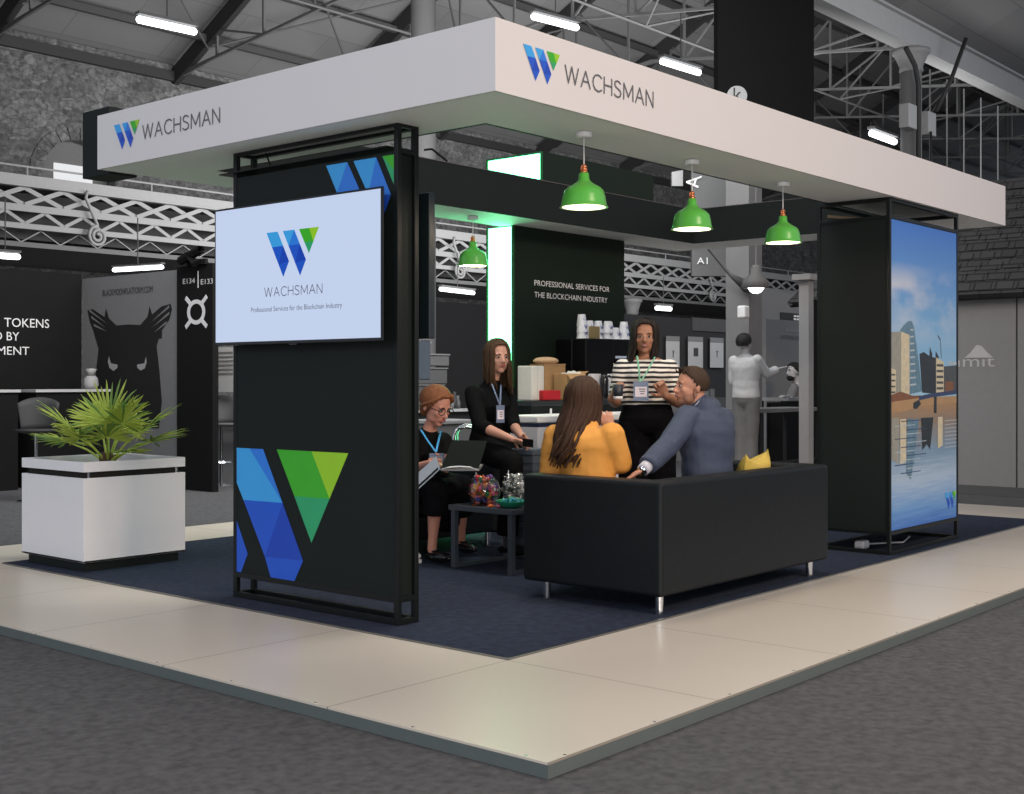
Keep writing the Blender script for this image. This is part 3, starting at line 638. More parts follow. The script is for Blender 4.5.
tag(m.build('packing_paper', M_nap), 'crumpled white packing paper in the open cardboard box', 'paper')
m = MB(); m.ell(V(7.94,6.42,1.355), V(.12,-.02,0), V(.01,.08,0), V(0,0,.033), 16, 10); pb = m.build('paper_bundle', mat('tan_paper',(.62,.42,.24),.8,bump=.6,bscale=20), smooth=True); tag(pb, 'crumpled tan paper bundle lying on the large cardboard box', 'bundle')
np_ = thing('napkin_stack', 'tall stack of pale paper towels at the left end of the counter', 'paper towels', (7.53,6.25,1.041))
for a, b_ in ((7.475,7.545),(7.55,7.625)):
    m = MB(); m.box(a,b_,6.18,6.33,1.041,1.31); m.build('towel_pile', mat('paper_layers',(.62,.62,.57),.85,var=.2,scale=4,stretch=(.2,.2,60)), np_, bevel=.01)
m = MB(); m.box(7.56,7.77,6.13,6.20,1.041,1.12)
rb = m.build('red_tin', mat('red_enamel',(.42,.008,.015),.35), bevel=.008); tag(rb, 'small bright red box at the front of the counter', 'box')
wb = thing('white_box', 'white upright box on the counter just before the coffee machine', 'box', (8.32,6.14,1.041))
m = MB(); m.box(8.16,8.475,6.125,6.16,1.041,1.25); m.build('body', M_white, wb, bevel=.004)
jg = thing('thermos_jug', 'black thermos jug with a curved handle in front of the white box', 'jug', (8.28,6.09,1.041)); c = V(8.28,6.085,0)
m = MB(); m.lathe(c, [(.034,1.041),(.036,1.05),(.036,1.20),(.028,1.225),(.024,1.235)], 20); m.build('body', M_gloss, jg, smooth=True)
m = MB(); m.lathe(c, [(.026,1.236),(.026,1.25),(.012,1.256)], 16); m.build('lid', M_gloss, jg)
m = MB(); m.tube([c+V(.02,0,1.222),c+V(.06,-.01,1.232),c+V(.095,-.012,1.215),c+V(.105,-.012,1.17),c+V(.10,-.010,1.13)], .010, 8); m.build('handle', M_gloss, jg, smooth=True)
# ================================================================ PEOPLE
F_PROF = [(-.16,.10,.085),(-.06,.155,.11),(.08,.170,.118),(.25,.150,.105),(.45,.122,.092),(.62,.132,.105),(.78,.148,.120),(.92,.150,.095),(1.02,.115,.07),(1.09,.06,.055)]
M_PROF = [(-.16,.10,.09),(-.06,.150,.115),(.08,.160,.122),(.25,.152,.115),(.45,.150,.11),(.62,.165,.118),(.78,.185,.125),(.92,.185,.105),(1.02,.14,.08),(1.09,.07,.06)]
def lv(a, b, t): return a + (b-a)*t
class Human:
    def __init__(s, label, J, sex='f', th=1.0, hs=1.0, skin=None, vox=.0065, fingers=True, floor=.009):
        s.J = J; s.th = th; s.hs = hs; s.sex = sex; s.vox = vox
        base = V(J['pel'].x, J['pel'].y, floor); s.t = thing('person', label, 'person', base)
        sp = (J['chest']-J['pel']).normalized(); s.sp = sp
        s.lat = (J['shR']-J['shL']).normalized(); s.front = sp.cross(s.lat).normalized()
        hl = (J['knR']-J['knL']); s.hf = ((J['knR']+J['knL'])/2-J['pel']); s.hf.z = 0
        s.hlat = J.get('hlat', s.lat - V(0,0,s.lat.z)).normalized(); 
        s.hipR = J['pel']+s.hlat*.085*th; s.hipL = J['pel']-s.hlat*.085*th
        s.hu = J.get('hu', V(0,0,1)); f = J['hf']; r = f.cross(s.hu).normalized(); s.hu = r.cross(f).normalized(); s.hfw = f.normalized(); s.hr = r
        m = MB(); s.torso(m, -.16, 1.09, 0); s.neck(m)
        s.head(m)
        for S in 'LR':
            sh, el, wr = J['sh'+S], J['el'+S], J['wr'+S]
            m.limb([(sh,.048*th),(lv(sh,el,.4),.044*th),(el,.036*th),(lv(el,wr,.3),.037*th),(wr,.023*th)])
            s.hand(m, wr, J.get('hd'+S, (wr-el).normalized()), J.get('hn'+S, V(0,0,-1)), S, J.get('curl'+S,.5), fingers)
            hp = s.hipR if S == 'R' else s.hipL; kn, an = J['kn'+S], J['an'+S]
            m.limb([(hp,.082*th),(lv(hp,kn,.5),.070*th),(kn,.050*th),(lv(kn,an,.3),.052*th),(lv(kn,an,.8),.032*th),(an,.032*th)])
            fd = J['ft'+S].normalized(); m.ell(an+fd*.06-V(0,0,.045), fd*.115, fd.cross(V(0,0,1))*.038, V(0,0,.032), 14, 8)
        s.body = m.build('body', skin, s.t, smooth=True, remesh=vox, sm=3)
        s.face()
    def st(s, s0, s1, inf, prof=None):
        prof = prof or (F_PROF if s.sex == 'f' else M_PROF); J = s.J; out = []
        ks = sorted(set([s0,s1]+[p[0] for p in prof if s0 < p[0] < s1]))
        for k in ks:
            for a, b in zip(prof, prof[1:]):
                if a[0]-1e-6 <= k <= b[0]+1e-6:
                    q = (k-a[0])/(b[0]-a[0]); hw = a[1]+(b[1]-a[1])*q; hd = a[2]+(b[2]-a[2])*q; break
            c = lv(J['pel'], J['chest'], k); la = lv(s.hlat, s.lat, min(1,max(0,k))).normalized(); la = (la-s.sp*la.dot(s.sp)).normalized(); fr = s.sp.cross(la)
            out.append((c+fr*(.012 if .6 < k < .9 and s.sex == 'f' else 0), la*(hw*s.th+inf), fr*(hd*s.th+inf)))
        return out
    def torso(s, m, s0, s1, inf): m.loft(s.st(s0, s1, inf), 22)
    def neck(s, m): m.limb([(s.J['chest']+s.sp*.01,.055*s.th),(lv(s.J['chest'],s.J['hc'],.5),.045*s.th if s.sex=='f' else .054*s.th),(s.J['hc']-s.hu*.05*s.hs,.046*s.th)])
    def hp(s, r, f, u): return s.J['hc'] + (s.hr*r+s.hfw*f+s.hu*u)*s.hs
    def head(s, m):
        k = s.hs; P = s.hp; r, f, u = s.hr*k, s.hfw*k, s.hu*k
        m.ell(P(0,-.012,.028), r*.076, f*.094, u*.088, 22, 14)
        m.ell(P(0,.024,-.025), r*.060, f*.066, u*.084, 20, 12)
        m.ell(P(0,.058,-.088), r*.026, f*.024, u*.020, 12, 8)
        for q in (-1,1):
            m.ell(P(q*.036,.022,-.062), r*.022, f*.042, u*.028, 12, 8)
            m.ell(P(q*.038,.060,-.022), r*.020, f*.020, u*.020, 10, 6)
            m.ell(P(q*.079,-.010,-.006), r*.009, f*.018, u*.030, 10, 8)
            m.ell(P(q*.028,.078,.022), r*.026, f*.010, u*.007, 10, 6)
        m.tube([P(0,.084,.010),P(0,.096,-.008),P(0,.108,-.026),P(0,.098,-.036)], [.007*k,.009*k,.012*k,.009*k], 10)
        for q in (-1,1): m.ell(P(q*.010,.094,-.031), r*.009, f*.010, u*.008, 8, 6)
        m.ell(P(0,.084,-.056), r*.024, f*.010, u*.012, 10, 6)
    def face(s):
        k = s.hs; P = s.hp; r, f, u = s.hr*k, s.hfw*k, s.hu*k
        for q in (-1,1):
            m = MB(); m.ell(P(q*.031,.0805,.004), r*.0135, f*.008, u*.0065, 12, 8); m.cur = 1; m.ell(P(q*.030,.0865,.004), r*.0070, f*.0035, u*.0062, 10, 6); m.cur = 0
            m.build('eye', [M_eyew, M_eyed], s.t, smooth=True)
            m = MB(); m.tube([P(q*.014,.089,.021),P(q*.031,.088,.027),P(q*.048,.075,.021)], [.0025*k,.0036*k,.0016*k], 6); m.build('eyebrow', M_brow, s.t, smooth=True)
        m = MB(); m.ell(P(0,.0925,-.051), r*.021, f*.006, u*.0045, 12, 6); m.ell(P(0,.0915,-.060), r*.018, f*.006, u*.005, 12, 6)
        if s.J.get('smile'): m.cur = 1; m.ell(P(0,.095,-.0555), r*.016, f*.0045, u*.0035, 10, 6); m.cur = 0
        m.build('lips', [s.J.get('lipm', M_lip), M_eyew], s.t, smooth=True)
    def hand(s, m, w, d, n, S, curl, fingers):
        d = d.normalized(); n = (n-d*n.dot(d)).normalized(); k = .96*s.th if s.th > .9 else .9
        side = d.cross(n).normalized()*(1 if S == 'R' else -1)          # towards the thumb
        m.ell(w+d*.045*k, d*.050*k, side*.038*k, n*.014*k, 14, 8); m.limb([(w,.022*k),(w+d*.03*k,.017*k)])
        for i, (o, L) in enumerate(((.030,.072),(.010,.080),(-.010,.074),(-.029,.060))):
            p = w+d*.080*k+side*o*k; dd = (d+side*(o*3.2)).normalized(); pr = [(p-dd*.02*k,.0095*k)]; a = 0; c = p
            for j, seg in enumerate((.42,.32,.26)):
                a += curl*(.55+.25*j); q = dd*math.cos(a)+n*math.sin(a); c = c+q*L*seg*k; pr.append((c,(.0088,.0080,.0072)[j]*k))
            m.limb(pr, 8)
        p = w+d*.025*k+side*.028*k; m.limb([(p,.013*k),(p+(d*.5+side*.8+n*.2).normalized()*.034*k,.0105*k),(p+(d*.75+side*.75+n*.45).normalized()*.064*k,.0085*k)], 8)
    def sleeve(s, m, S, inf, frac=2.0, r=(.052,.047,.041,.040,.030)):
        J = s.J; sh, el, wr = J['sh'+S], J['el'+S], J['wr'+S]; th = s.th
        pts = [(sh,r[0]),(lv(sh,el,.45),r[1]),(el,r[2]),(lv(el,wr,.35),r[3]),(wr,r[4])]; par = [0,.45,1,1.35,2]
        out = [(p,q*th+inf) for (p,q),t in zip(pts,par) if t <= frac]
        if frac < 2:
            if frac <= 1: e = lv(sh,el,frac); q = .045
            else: e = lv(el,wr,frac-1); q = .036
            if (out[-1][0]-e).length > .01: out.append((e,q*th+inf))
        m.limb(out[:-1]); m.tube([out[-2][0],out[-1][0]],[out[-2][1],out[-1][1]],16)
    def legs(s, m, inf, frac=2.0, flare=0):
        for S in 'LR':
            hp = s.hipR if S == 'R' else s.hipL; kn, an = s.J['kn'+S], s.J['an'+S]; th = s.th
            pr = [(hp,.086*th+inf),(lv(hp,kn,.5),.074*th+inf+flare*.3),(kn,.056*th+inf+flare*.6)]
            m.limb(pr)
            if frac > 1: e = lv(kn,an,frac-1); m.tube([kn,lv(kn,e,.5),e],[.056*th+inf+flare*.6,.054*th+inf+flare*.8,.045*th+inf+flare],16)
    def dress(s, m, to, inf=.02):                 # skirt stretched over both thighs down to a fraction of the shin
        pts = [s.J['pel'], (s.J['knL']+s.J['knR'])/2]; w = (s.J['knR']-s.J['knL']).length/2
        for S in 'LR':
            hp = s.hipR if S == 'R' else s.hipL; kn, an = s.J['kn'+S], s.J['an'+S]
            m.limb([(hp,.088+inf),(lv(hp,kn,.5),.08+inf),(kn,.062+inf)]); m.tube([kn,lv(kn,an,to)],[.062+inf,.066+inf],16)
        for q in (.15,.3,.45,.6,.75,.9,1.0): c = lv(pts[0],pts[1],q); m.ell(c, (s.J['knR']-s.J['knL']).normalized()*(w+.02), s.hf.normalized()*.08, V(0,0,.06), 12, 8)
        for q in (0,.3,.6,to): c = (lv(s.J['knL'],s.J['anL'],q)+lv(s.J['knR'],s.J['anR'],q))/2; m.ell(c, (s.J['knR']-s.J['knL'])*.5, s.hf.normalized()*.05, V(0,0,.07), 12, 8)
    def garment(s, name, ms, fn, vox=.009, sm=4, noise_=.004):
        m = MB(); fn(m); o = m.build(name, ms, s.t, smooth=True, remesh=vox, sm=sm)
        if noise_:
            vs = [(v.co.copy(), v.normal.copy()) for v in o.data.vertices]; out = []
            for c_, n_ in vs:
                p = c_*9; q = noise.noise(V(p.x,p.y,p.z*1.6))+.5*noise.noise(p*2.3); out += tuple(c_+n_*q*noise_)
            o.data.vertices.foreach_set('co', out); o.data.update()
        return o
    def hair_cap(s, m, lift=.010, front=.55, low=-.02, jit=.002, rows=22, cols=40):   # scalp shell leaving the face free
        k = s.hs; P = s.hp; c = (0,-.012,.028); R = (.076+lift,.094+lift,.088+lift); g_ = {}
        rn = random.Random(1)
        def pt(i, j, e=0):
            th = PI/2 - PI*.86*i/rows; ph = 2*PI*j/cols; n_ = (math.cos(th)*math.cos(ph), math.cos(th)*math.sin(ph), math.sin(th))
            q = 1+e+jit*12*noise.noise(V(n_[0]*14,n_[1]*14,n_[2]*5)); return P(c[0]+R[0]*n_[0]*q, c[1]+R[1]*n_[1]*q, c[2]+R[2]*n_[2]*q), n_
        vs = [[pt(i,j) for j in range(cols)] for i in range(rows+1)]; vi = [[pt(i,j,-.16) for j in range(cols)] for i in range(rows+1)]
        flat = [p[0] for r_ in vs for p in r_]; fl2 = [p[0] for r_ in vi for p in r_]; fs = []; keep = set()
        for i in range(rows):
            for j in range(cols):
                n_ = vs[i][j][1]; f_, z_ = n_[1], n_[2]
                e_ = min(1,max(0,(f_+.05)/.75)); lim = low/.09+(front-low/.09)*e_**1.3
                if z_ > lim: keep.add((i,j))
        N = len(flat); vid = lambda i, j: i*cols+j % cols
        for (i,j) in keep:
            a = (vid(i,j),vid(i,j+1),vid(i+1,j+1),vid(i+1,j)); fs.append(a); fs.append(tuple(N+x for x in a[::-1]))
            for (di,dj,e) in ((-1,0,(0,1)),(0,1,(1,2)),(1,0,(2,3)),(0,-1,(3,0))):
                if (i+di,(j+dj)%cols) not in keep and 0 <= i+di: x, y = a[e[0]], a[e[1]]; fs.append((x,N+x,N+y,y))
        m.add(flat+fl2, fs)
    def long_hair(s, m, length, n=90, spread=2.5, back=.0, wave=.010, rad=.011, side_bias=0, seed=1, gap=.75):
        rn = random.Random(seed); k = s.hs
        for i in range(n):
            ph = (i/(n-1)*2-1)*spread+rn.uniform(-.05,.05)                 # 0 = back of the head
            a = ph-PI/2; cx, cy = math.cos(a), math.sin(a)
            R = (.086,.104,.100); L = length*rn.uniform(.86,1.04)*(1-.12*abs(ph)/2.5); pts = []; w0 = rn.uniform(0,6)
            lf = rn.uniform(-.004,.008)
            for th in (1.45,1.15,.8,.4,0.0):
                q = math.cos(th); pts.append(s.hp((R[0]+lf)*cx*q, -.012+(R[1]+lf)*cy*q*(1 if cy < 0 else .86), .028+(R[2]+lf)*math.sin(th)))
            e = pts[-1]; out = (s.hr*cx+s.hfw*cy)*k
            steps = 7
            for j in range(1,steps+1):
                t = j/steps; z = L*t
                off = out*(.010*math.sin(t*2.5)-.020*t) + s.hr*side_bias*t*t
                p = e - V(0,0,z) + off + V(wave*math.sin(w0+t*6)*t, wave*math.cos(w0*1.3+t*5)*t, 0)
                if back: p -= s.front*back*max(0,t-.15)
                pts.append(p)
            rs = [rad*.5,rad*.8]+[rad]*3+[rad*(1-.75*(j/steps)**2) for j in range(1,steps+1)]
            m.tube(pts, [r*k*rn.uniform(.8,1.15) for r in rs], 7, .6)
M_eyew = mat('eye_white', (.36,.33,.31), .4); M_eyed = mat('eye_dark', (.02,.012,.008), .2); M_brow = mat('brow_hair', (.03,.018,.010), .8); M_lip = mat('lip', (.36,.10,.09), .4)
def skinm(n, c): return mat('skin_'+n, c, .5, var=.08, scale=14, bump=.05, bscale=200)
SK_tan = skinm('tan', (.33,.155,.09)); SK_fair = skinm('fair', (.58,.31,.22)); SK_pink = skinm('pink', (.60,.28,.20)); SK_warm = skinm('warm', (.50,.24,.155)); SK_g1 = skinm('grey', (.25,.25,.25)); SK_g2 = skinm('pale_grey', (.38,.38,.38))
def hairm(n, c, v=.5): return mat('hair_'+n, c, .55, spec=.22, var=v, scale=30, stretch=(9,9,.8), bump=.5, bscale=60)
HR_dark = hairm('black', (.016,.011,.009)); HR_brown = hairm('brown', (.075,.042,.020)); HR_brown2 = hairm('chestnut', (.050,.024,.013), .6); HR_short = hairm('short_brown', (.050,.030,.018)); HR_ging = hairm('ginger', (.22,.085,.035)); HR_g = hairm('dark_grey', (.012,.012,.012))
M_blk = mat('black_cloth_wear', (.0045,.005,.0055), .85, var=.3, scale=20, bump=.3, bscale=90, spec=.1)
M_blk2 = mat('black_trousers', (.0035,.0035,.005), .9, var=.3, scale=14, bump=.4, bscale=50, spec=.1)
M_yj = mat('mustard_jacket', (.66,.30,.055), .8, var=.12, scale=9, bump=.5, bscale=14)
M_suit = mat('navy_suit', (.046,.062,.105), .8, var=.12, scale=60, bump=.5, bscale=12)
M_shirt = mat('pale_shirt', (.60,.60,.66), .7)
stp, nt, b = nodes('black_white_stripes')
ge = nt.nodes.new('ShaderNodeNewGeometry'); sz = nt.nodes.new('ShaderNodeSeparateXYZ'); nt.links.new(ge.outputs['Position'], sz.inputs[0])
nn = nt.nodes.new('ShaderNodeTexNoise'); nn.inputs['Scale'].default_value = 6; nt.links.new(ge.outputs['Position'], nn.inputs[0])
fr = mth('FRACT', mth('DIVIDE', mth('ADD', sz.outputs[2], mth('MULTIPLY', nn.outputs['Fac'], .02)), .0325))
st_ = mth('GREATER_THAN', fr, .52)
mx = nt.nodes.new('ShaderNodeMix'); mx.data_type = 'RGBA'; mx.inputs['A'].default_value = (.72,.68,.62,1); mx.inputs['B'].default_value = (.012,.010,.014,1); nt.links.new(st_, mx.inputs['Factor']); nt.links.new(mx.outputs['Result'], b.inputs['Base Color']); b.inputs['Roughness'].default_value = .8

def lanyard(label, a, b_, c, col, w=.012):
    t = thing('lanyard', label, 'lanyard', c); m = MB()
    for p in (a, b_):
        q = (p+c)/2 - FW*.03; m.tube([p, q, c], w*.5, 6, .35)
    m.build('ribbon', col, t); return t
def badge(t, c, w, h, holder, face_d, cardm):
    r = face_d.cross(V(0,0,1)).normalized(); m = MB(); u = V(0,0,1)
    def q(cc, w, h, th): return [cc-r*w/2-u*h/2, cc+r*w/2-u*h/2, cc+r*w/2+u*h/2, cc-r*w/2+u*h/2]
    m.prism(q(c,w,h,0), face_d*-.004); m.build('badge_holder', holder, t)
    m = MB(); m.prism(q(c+face_d*.0015-u*h*.04,w*.78,h*.52,0), face_d*-.001); m.build('name_card', cardm, t)
    m = MB()
    for k in range(3): m.prism(q(c+face_d*.0022-r*w*.08+u*h*(.10-.12*k),w*(.45-.1*k),h*.05,0), face_d*-.0005)
    m.build('printed_lines', M_dgrey, t)
M_card = mat('badge_card', (.72,.66,.74), .5); M_hold = mat('badge_blue_grey', (.13,.18,.29), .4)

# --- woman in the striped top, standing
T = 8.4
J = dict(hc=at(644.5,337.5,T), hf=(-FW-RT*.08).normalized(), hu=V(.02,0,1), chest=at(646,362,T+.02), pel=at(647,424,T), shR=at(623,369,T), shL=at(668.5,369,T+.02),
 elR=at(616,402,T-.05), wrR=at(611,399,T-.27), hdR=(V(0,0,1)*.8+RT*.25-FW*.2), hnR=RT*1.0, curlR=1.0,
 elL=at(678,402,T-.04), wrL=at(666,396,T-.22), hdL=(V(0,0,1)*.8-RT*.5-FW*.2), hnL=-FW, curlL=1.1,
 knR=at(634,488,T-.02), knL=at(661,488,T-.02), anR=at(632,547,T), anL=at(662,547,T), ftR=-FW-RT*.1, ftL=-FW+RT*.15, smile=1)
h = Human('standing woman in black and white striped top, holding a dark cup', J, 'f', 1.08, 1.0, SK_tan)
h.garment('striped_top', stp, lambda m: (h.torso(m,.30,1.03,.014), h.sleeve(m,'L',.012,1.0), h.sleeve(m,'R',.012,1.0)))
h.garment('trousers', M_blk2, lambda m: (h.torso(m,-.16,.42,.008), h.legs(m,.010,1.95,.05)))
m = MB(); h.hair_cap(m, .014, .80, -.05); h.long_hair(m, .29, 130, 2.35, 0, .016, .014, .045, 2); m.build('hair', HR_dark, h.t, smooth=True)
for S in 'LR':
    m = MB(); a = h.J['an'+S]; f = h.J['ft'+S].normalized(); m.ell(a+f*.055-V(0,0,.045), f*.125, f.cross(V(0,0,1))*.045, V(0,0,.038), 14, 8); m.build('shoe', M_blk, h.t, smooth=True)
t = lanyard('pale green lanyard with blue name badge on the striped-top woman', at(637,356,T-.12), at(655,357,T-.10), at(640,383,T-.23), mat('mint_ribbon',(.15,.40,.26),.7))
badge(t, at(641,391,T-.235), .098, .125, M_hold, -FW, M_card)
c = at(618,391,T-.36); m = MB(); m.lathe(c-V(0,0,.052), [(.028,0),(.037,.095),(.034,.095),(.025,.004)], 22); cu_ = m.build('paper_cup', mat('dark_cup',(.02,.025,.035),.4), smooth=True); tag(cu_, 'dark paper cup held in the right hand of the striped-top woman', 'cup')
m = MB(); m.lathe(c-V(0,0,.052), [(.0285,.0),(.0315,.018),(.0285,.018)], 22); m.build('white_band', M_cup, cu_, smooth=True)

# --- woman in black, sitting on the arm of the far sofa
T = 8.8
J = dict(hc=at(497.5,357.5,T), hf=(-FW*.90+RT*.42-V(0,0,.04)).normalized(), hu=V(0,0,1), chest=at(490,391,T+.02), pel=at(490,448,T+.08), shR=at(473,394,T-.08), shL=at(507,393,T+.12),
 elR=at(480,426,T-.22), wrR=at(512,439,T-.42), hdR=(RT-V(0,0,.35)), hnR=V(0,0,-1)-FW*.5, curlR=.7,
 elL=at(513,425,T-.02), wrL=at(522,437,T-.30), hdL=(RT*.5-FW*.6-V(0,0,.4)), hnL=-RT, curlL=.7,
 knR=at(512,462,T-.45), knL=at(527,459,T-.30), anR=at(507,543,T-.40), anL=at(522,541,T-.25), ftR=(-FW*.4+RT), ftL=(-FW*.4+RT), hlat=(-RT*.5-FW*.6))
h = Human('woman with long brown hair in a black dress, holding a phone, on the far sofa', J, 'f', .98, 1.0, SK_fair)
h.garment('black_dress', M_blk, lambda m: (h.torso(m,-.14,1.04,.016), m.limb([(h.J['chest']-h.sp*.03,.105),(lv(h.J['chest'],h.J['hc'],.18),.064)]), h.sleeve(m,'L',.013,1.25), h.sleeve(m,'R',.013,1.30), h.legs(m,.016,1.9,.01)))
m = MB(); h.hair_cap(m, .012, .80, -.05); h.long_hair(m, .31, 110, 2.4, 0, .016, .012, -.02, 3); m.build('hair', HR_brown, h.t, smooth=True)
for S in 'LR':
    m = MB(); a = h.J['an'+S]; f = h.J['ft'+S].normalized(); m.ell(a+f*.055-V(0,0,.045), f*.125, f.cross(V(0,0,1))*.045, V(0,0,.036), 14, 8); m.build('shoe', M_blk, h.t, smooth=True)
t = lanyard('dark lanyard with white name badge on the woman in the black dress', at(492,384,T-.13), at(501,385,T-.05), at(500,405,T-.18), M_hold)
badge(t, at(500.5,414,T-.20), .06, .12, M_hold, (-FW+RT*.4).normalized(), M_card)
m = MB(); c = at(528,443,T-.52); a = (RT*.5-FW*.6).normalized(); m.prism([c-RT*.035-V(0,0,.022),c+RT*.035-V(0,0,.030),c+RT*.035+V(0,0,.022),c-RT*.035+V(0,0,.030)], FW*.008); tag(m.build('phone', M_blk2), 'black phone in the hand of the woman in the black dress', 'phone')

# --- woman with glasses, seated on the far sofa
T = 8.55
J = dict(hc=at(436.5,406,T-.05), hf=(-FW*.62+RT*.62-V(0,0,.38)).normalized(), hu=V(0,0,1), chest=at(427,439,T+.03), pel=at(424,487,T+.10), shR=at(411,443,T-.07), shL=at(443,441,T+.13),
 elR=at(413,470,T-.18), wrR=at(430,463,T-.40), hdR=(RT*.8-V(0,0,.1)-FW*.3), hnR=V(0,0,-1), curlR=.6,
 elL=at(447,462,T+.0), wrL=at(444,463,T-.26), hdL=(-FW*.7-RT*.4), hnL=-RT, curlL=.7,
 knR=at(436,489,T-.38), knL=at(462,487,T-.22), anR=at(432,549,T-.32), anL=at(461,540,T+.12), ftR=(-FW*.5+RT*.6), ftL=(-FW*.6+RT*.45), hlat=(-RT*.75-FW*.5))
h = Human('seated woman with ginger hair and glasses in black top, holding a tablet on her lap', J, 'f', .98, 1.12, SK_pink)
h.garment('black_top', M_blk, lambda m: (h.torso(m,0,1.03,.014), m.limb([(h.J['chest']-h.sp*.03,.108),(lv(h.J['chest'],h.J['hc'],.14),.064)]), h.sleeve(m,'L',.012,.75), h.sleeve(m,'R',.012,.75)))
h.garment('skirt', M_blk2, lambda m: (h.torso(m,-.14,.3,.018), h.dress(m,.42)))
m = MB(); h.hair_cap(m, .014, .60, -.06); P = h.hp; k = h.hs; m.ell(P(0,-.10,.02), h.hr*.055*k, h.hfw*.04*k, h.hu*.065*k, 14, 10); m.ell(P(0,-.075,-.05), h.hr*.05*k, h.hfw*.035*k, h.hu*.05*k, 14, 10)
for q in (-1,1): m.tube([P(q*.03,.07,.10),P(q*.075,.04,.05),P(q*.088,-.02,.0),P(q*.06,-.07,-.03)], [.012,.015,.014,.012], 8)
m.build('hair', HR_ging, h.t, smooth=True)
g_ = thing('eyeglasses', 'dark-rimmed glasses worn by the seated ginger-haired woman', 'glasses', h.hp(0,.1,0)); m = MB(); n = 16
for q in (-1,1): m.tube([P(q*(.032+.026*math.cos(2*PI*i/n)),.098-.006*abs(math.cos(2*PI*i/n)),.002+.020*math.sin(2*PI*i/n)) for i in range(n+1)], .0026, 6); m.tube([P(q*.058,.092,.008),P(q*.080,.05,.008),P(q*.084,-.01,.004)], .0026, 6)
m.tube([P(-.006,.101,.006),P(.006,.101,.006)], .0026, 6); m.build('rim', M_gloss, g_)
for S, nm in (('L','left'),('R','right')):
    m = MB(); a = h.J['an'+S]; f = h.J['ft'+S].normalized(); s_ = f.cross(V(0,0,1)); m.ell(a+f*.060-V(0,0,.047), f*.126, s_*.045, V(0,0,.036), 16, 8); m.tube([a+s_*.035+f*.03-V(0,0,.01),a+f*.06+V(0,0,-.005),a-s_*.035+f*.03-V(0,0,.01)],.006,6); m.build('shoe', M_gloss, h.t, smooth=True)
t = lanyard('bright blue lanyard with badge on the woman with glasses', at(421,430,T-.14), at(441,431,T-.02), at(436,452,T-.26), mat('blue_ribbon',(.04,.30,.62),.6), .014)
badge(t, at(437,459,T-.30), .10, .075, M_hold, -FW, mat('grey_card',(.3,.33,.38),.5))
tb_ = thing('tablet', 'slim silver-edged tablet held at an angle by the woman with glasses', 'tablet', at(427,470,T-.48)); m = MB()
a0, a1 = at(413,478,T-.52), at(436,457,T-.45); d = (a1-a0); w = (RT*.03-V(0,0,.075))
m.prism([a0,a1,a1+w+FW*-.05,a0+w+FW*-.05], FW*.010+V(0,0,.006)); m.build('casing', mat('silver_plastic',(.35,.40,.46),.35,.5), tb_)
m = MB(); e = -FW*.0015-V(0,0,.001); m.prism([lv(a0,a1,.06)+w*.08+e,lv(a0,a1,.94)+w*.08+e,lv(a0,a1,.94)+w*.9+e-FW*.045,lv(a0,a1,.06)+w*.9+e-FW*.045], FW*.001); m.build('screen', M_gloss, tb_)
lp = thing('laptop', 'black laptop with open lid seen from behind, on the knees between the two seated women', 'laptop', at(462,468,T-.55)); m = MB()
a, b_, c, d = at(441,468,8.0), at(479,468,7.95), at(487,441,8.08), at(452,440,8.13); m.prism([a,b_,c,d], FW*.008); m.build('lid', mat('matt_laptop_lid',(.003,.006,.004),.6,spec=.15), lp, bevel=.002)
m = MB(); m.prism([a-V(0,0,.006),b_-V(0,0,.006),b_+FW*.22+V(0,0,.01)+RT*.02,a+FW*.22+V(0,0,.01)+RT*.02], V(0,0,-.014)); m.build('base', mat('silver_laptop',(.5,.5,.52),.35,.6), lp, bevel=.003)
m = MB(); m.tube([at(440,469.5,7.99),at(450,467.2,7.98),at(460,466.6,7.97),at(470,467.2,7.96),at(478,470.5,7.95)], [.004,.010,.011,.010,.004], 8, .5); m.build('white_edge', M_cup, lp, smooth=True)
# white trainer of someone hidden behind the display wall
sn = thing('sneaker', 'white sneaker on the carpet just behind the right post of the display wall', 'shoe', (5.75,5.75,.009)); c = at(411,562,8.2); c.z = .0095; f = (RT-FW*.1).normalized(); s_ = f.cross(V(0,0,1))
m = MB(); m.ell(c+V(0,0,.045)-f*.04, f*.11, s_*.042, V(0,0,.04), 16, 8); m.ell(c+V(0,0,.07)-f*.10, f*.05, s_*.036, V(0,0,.045), 14, 8); m.build('upper', M_cup, sn, smooth=True, remesh=.006, sm=3)
m = MB(); m.loft([(c-f*.045,f*.115,s_*.040),(c-f*.045+V(0,0,.022),f*.118,s_*.042)], 20); o = m.build('sole', M_white, sn); 

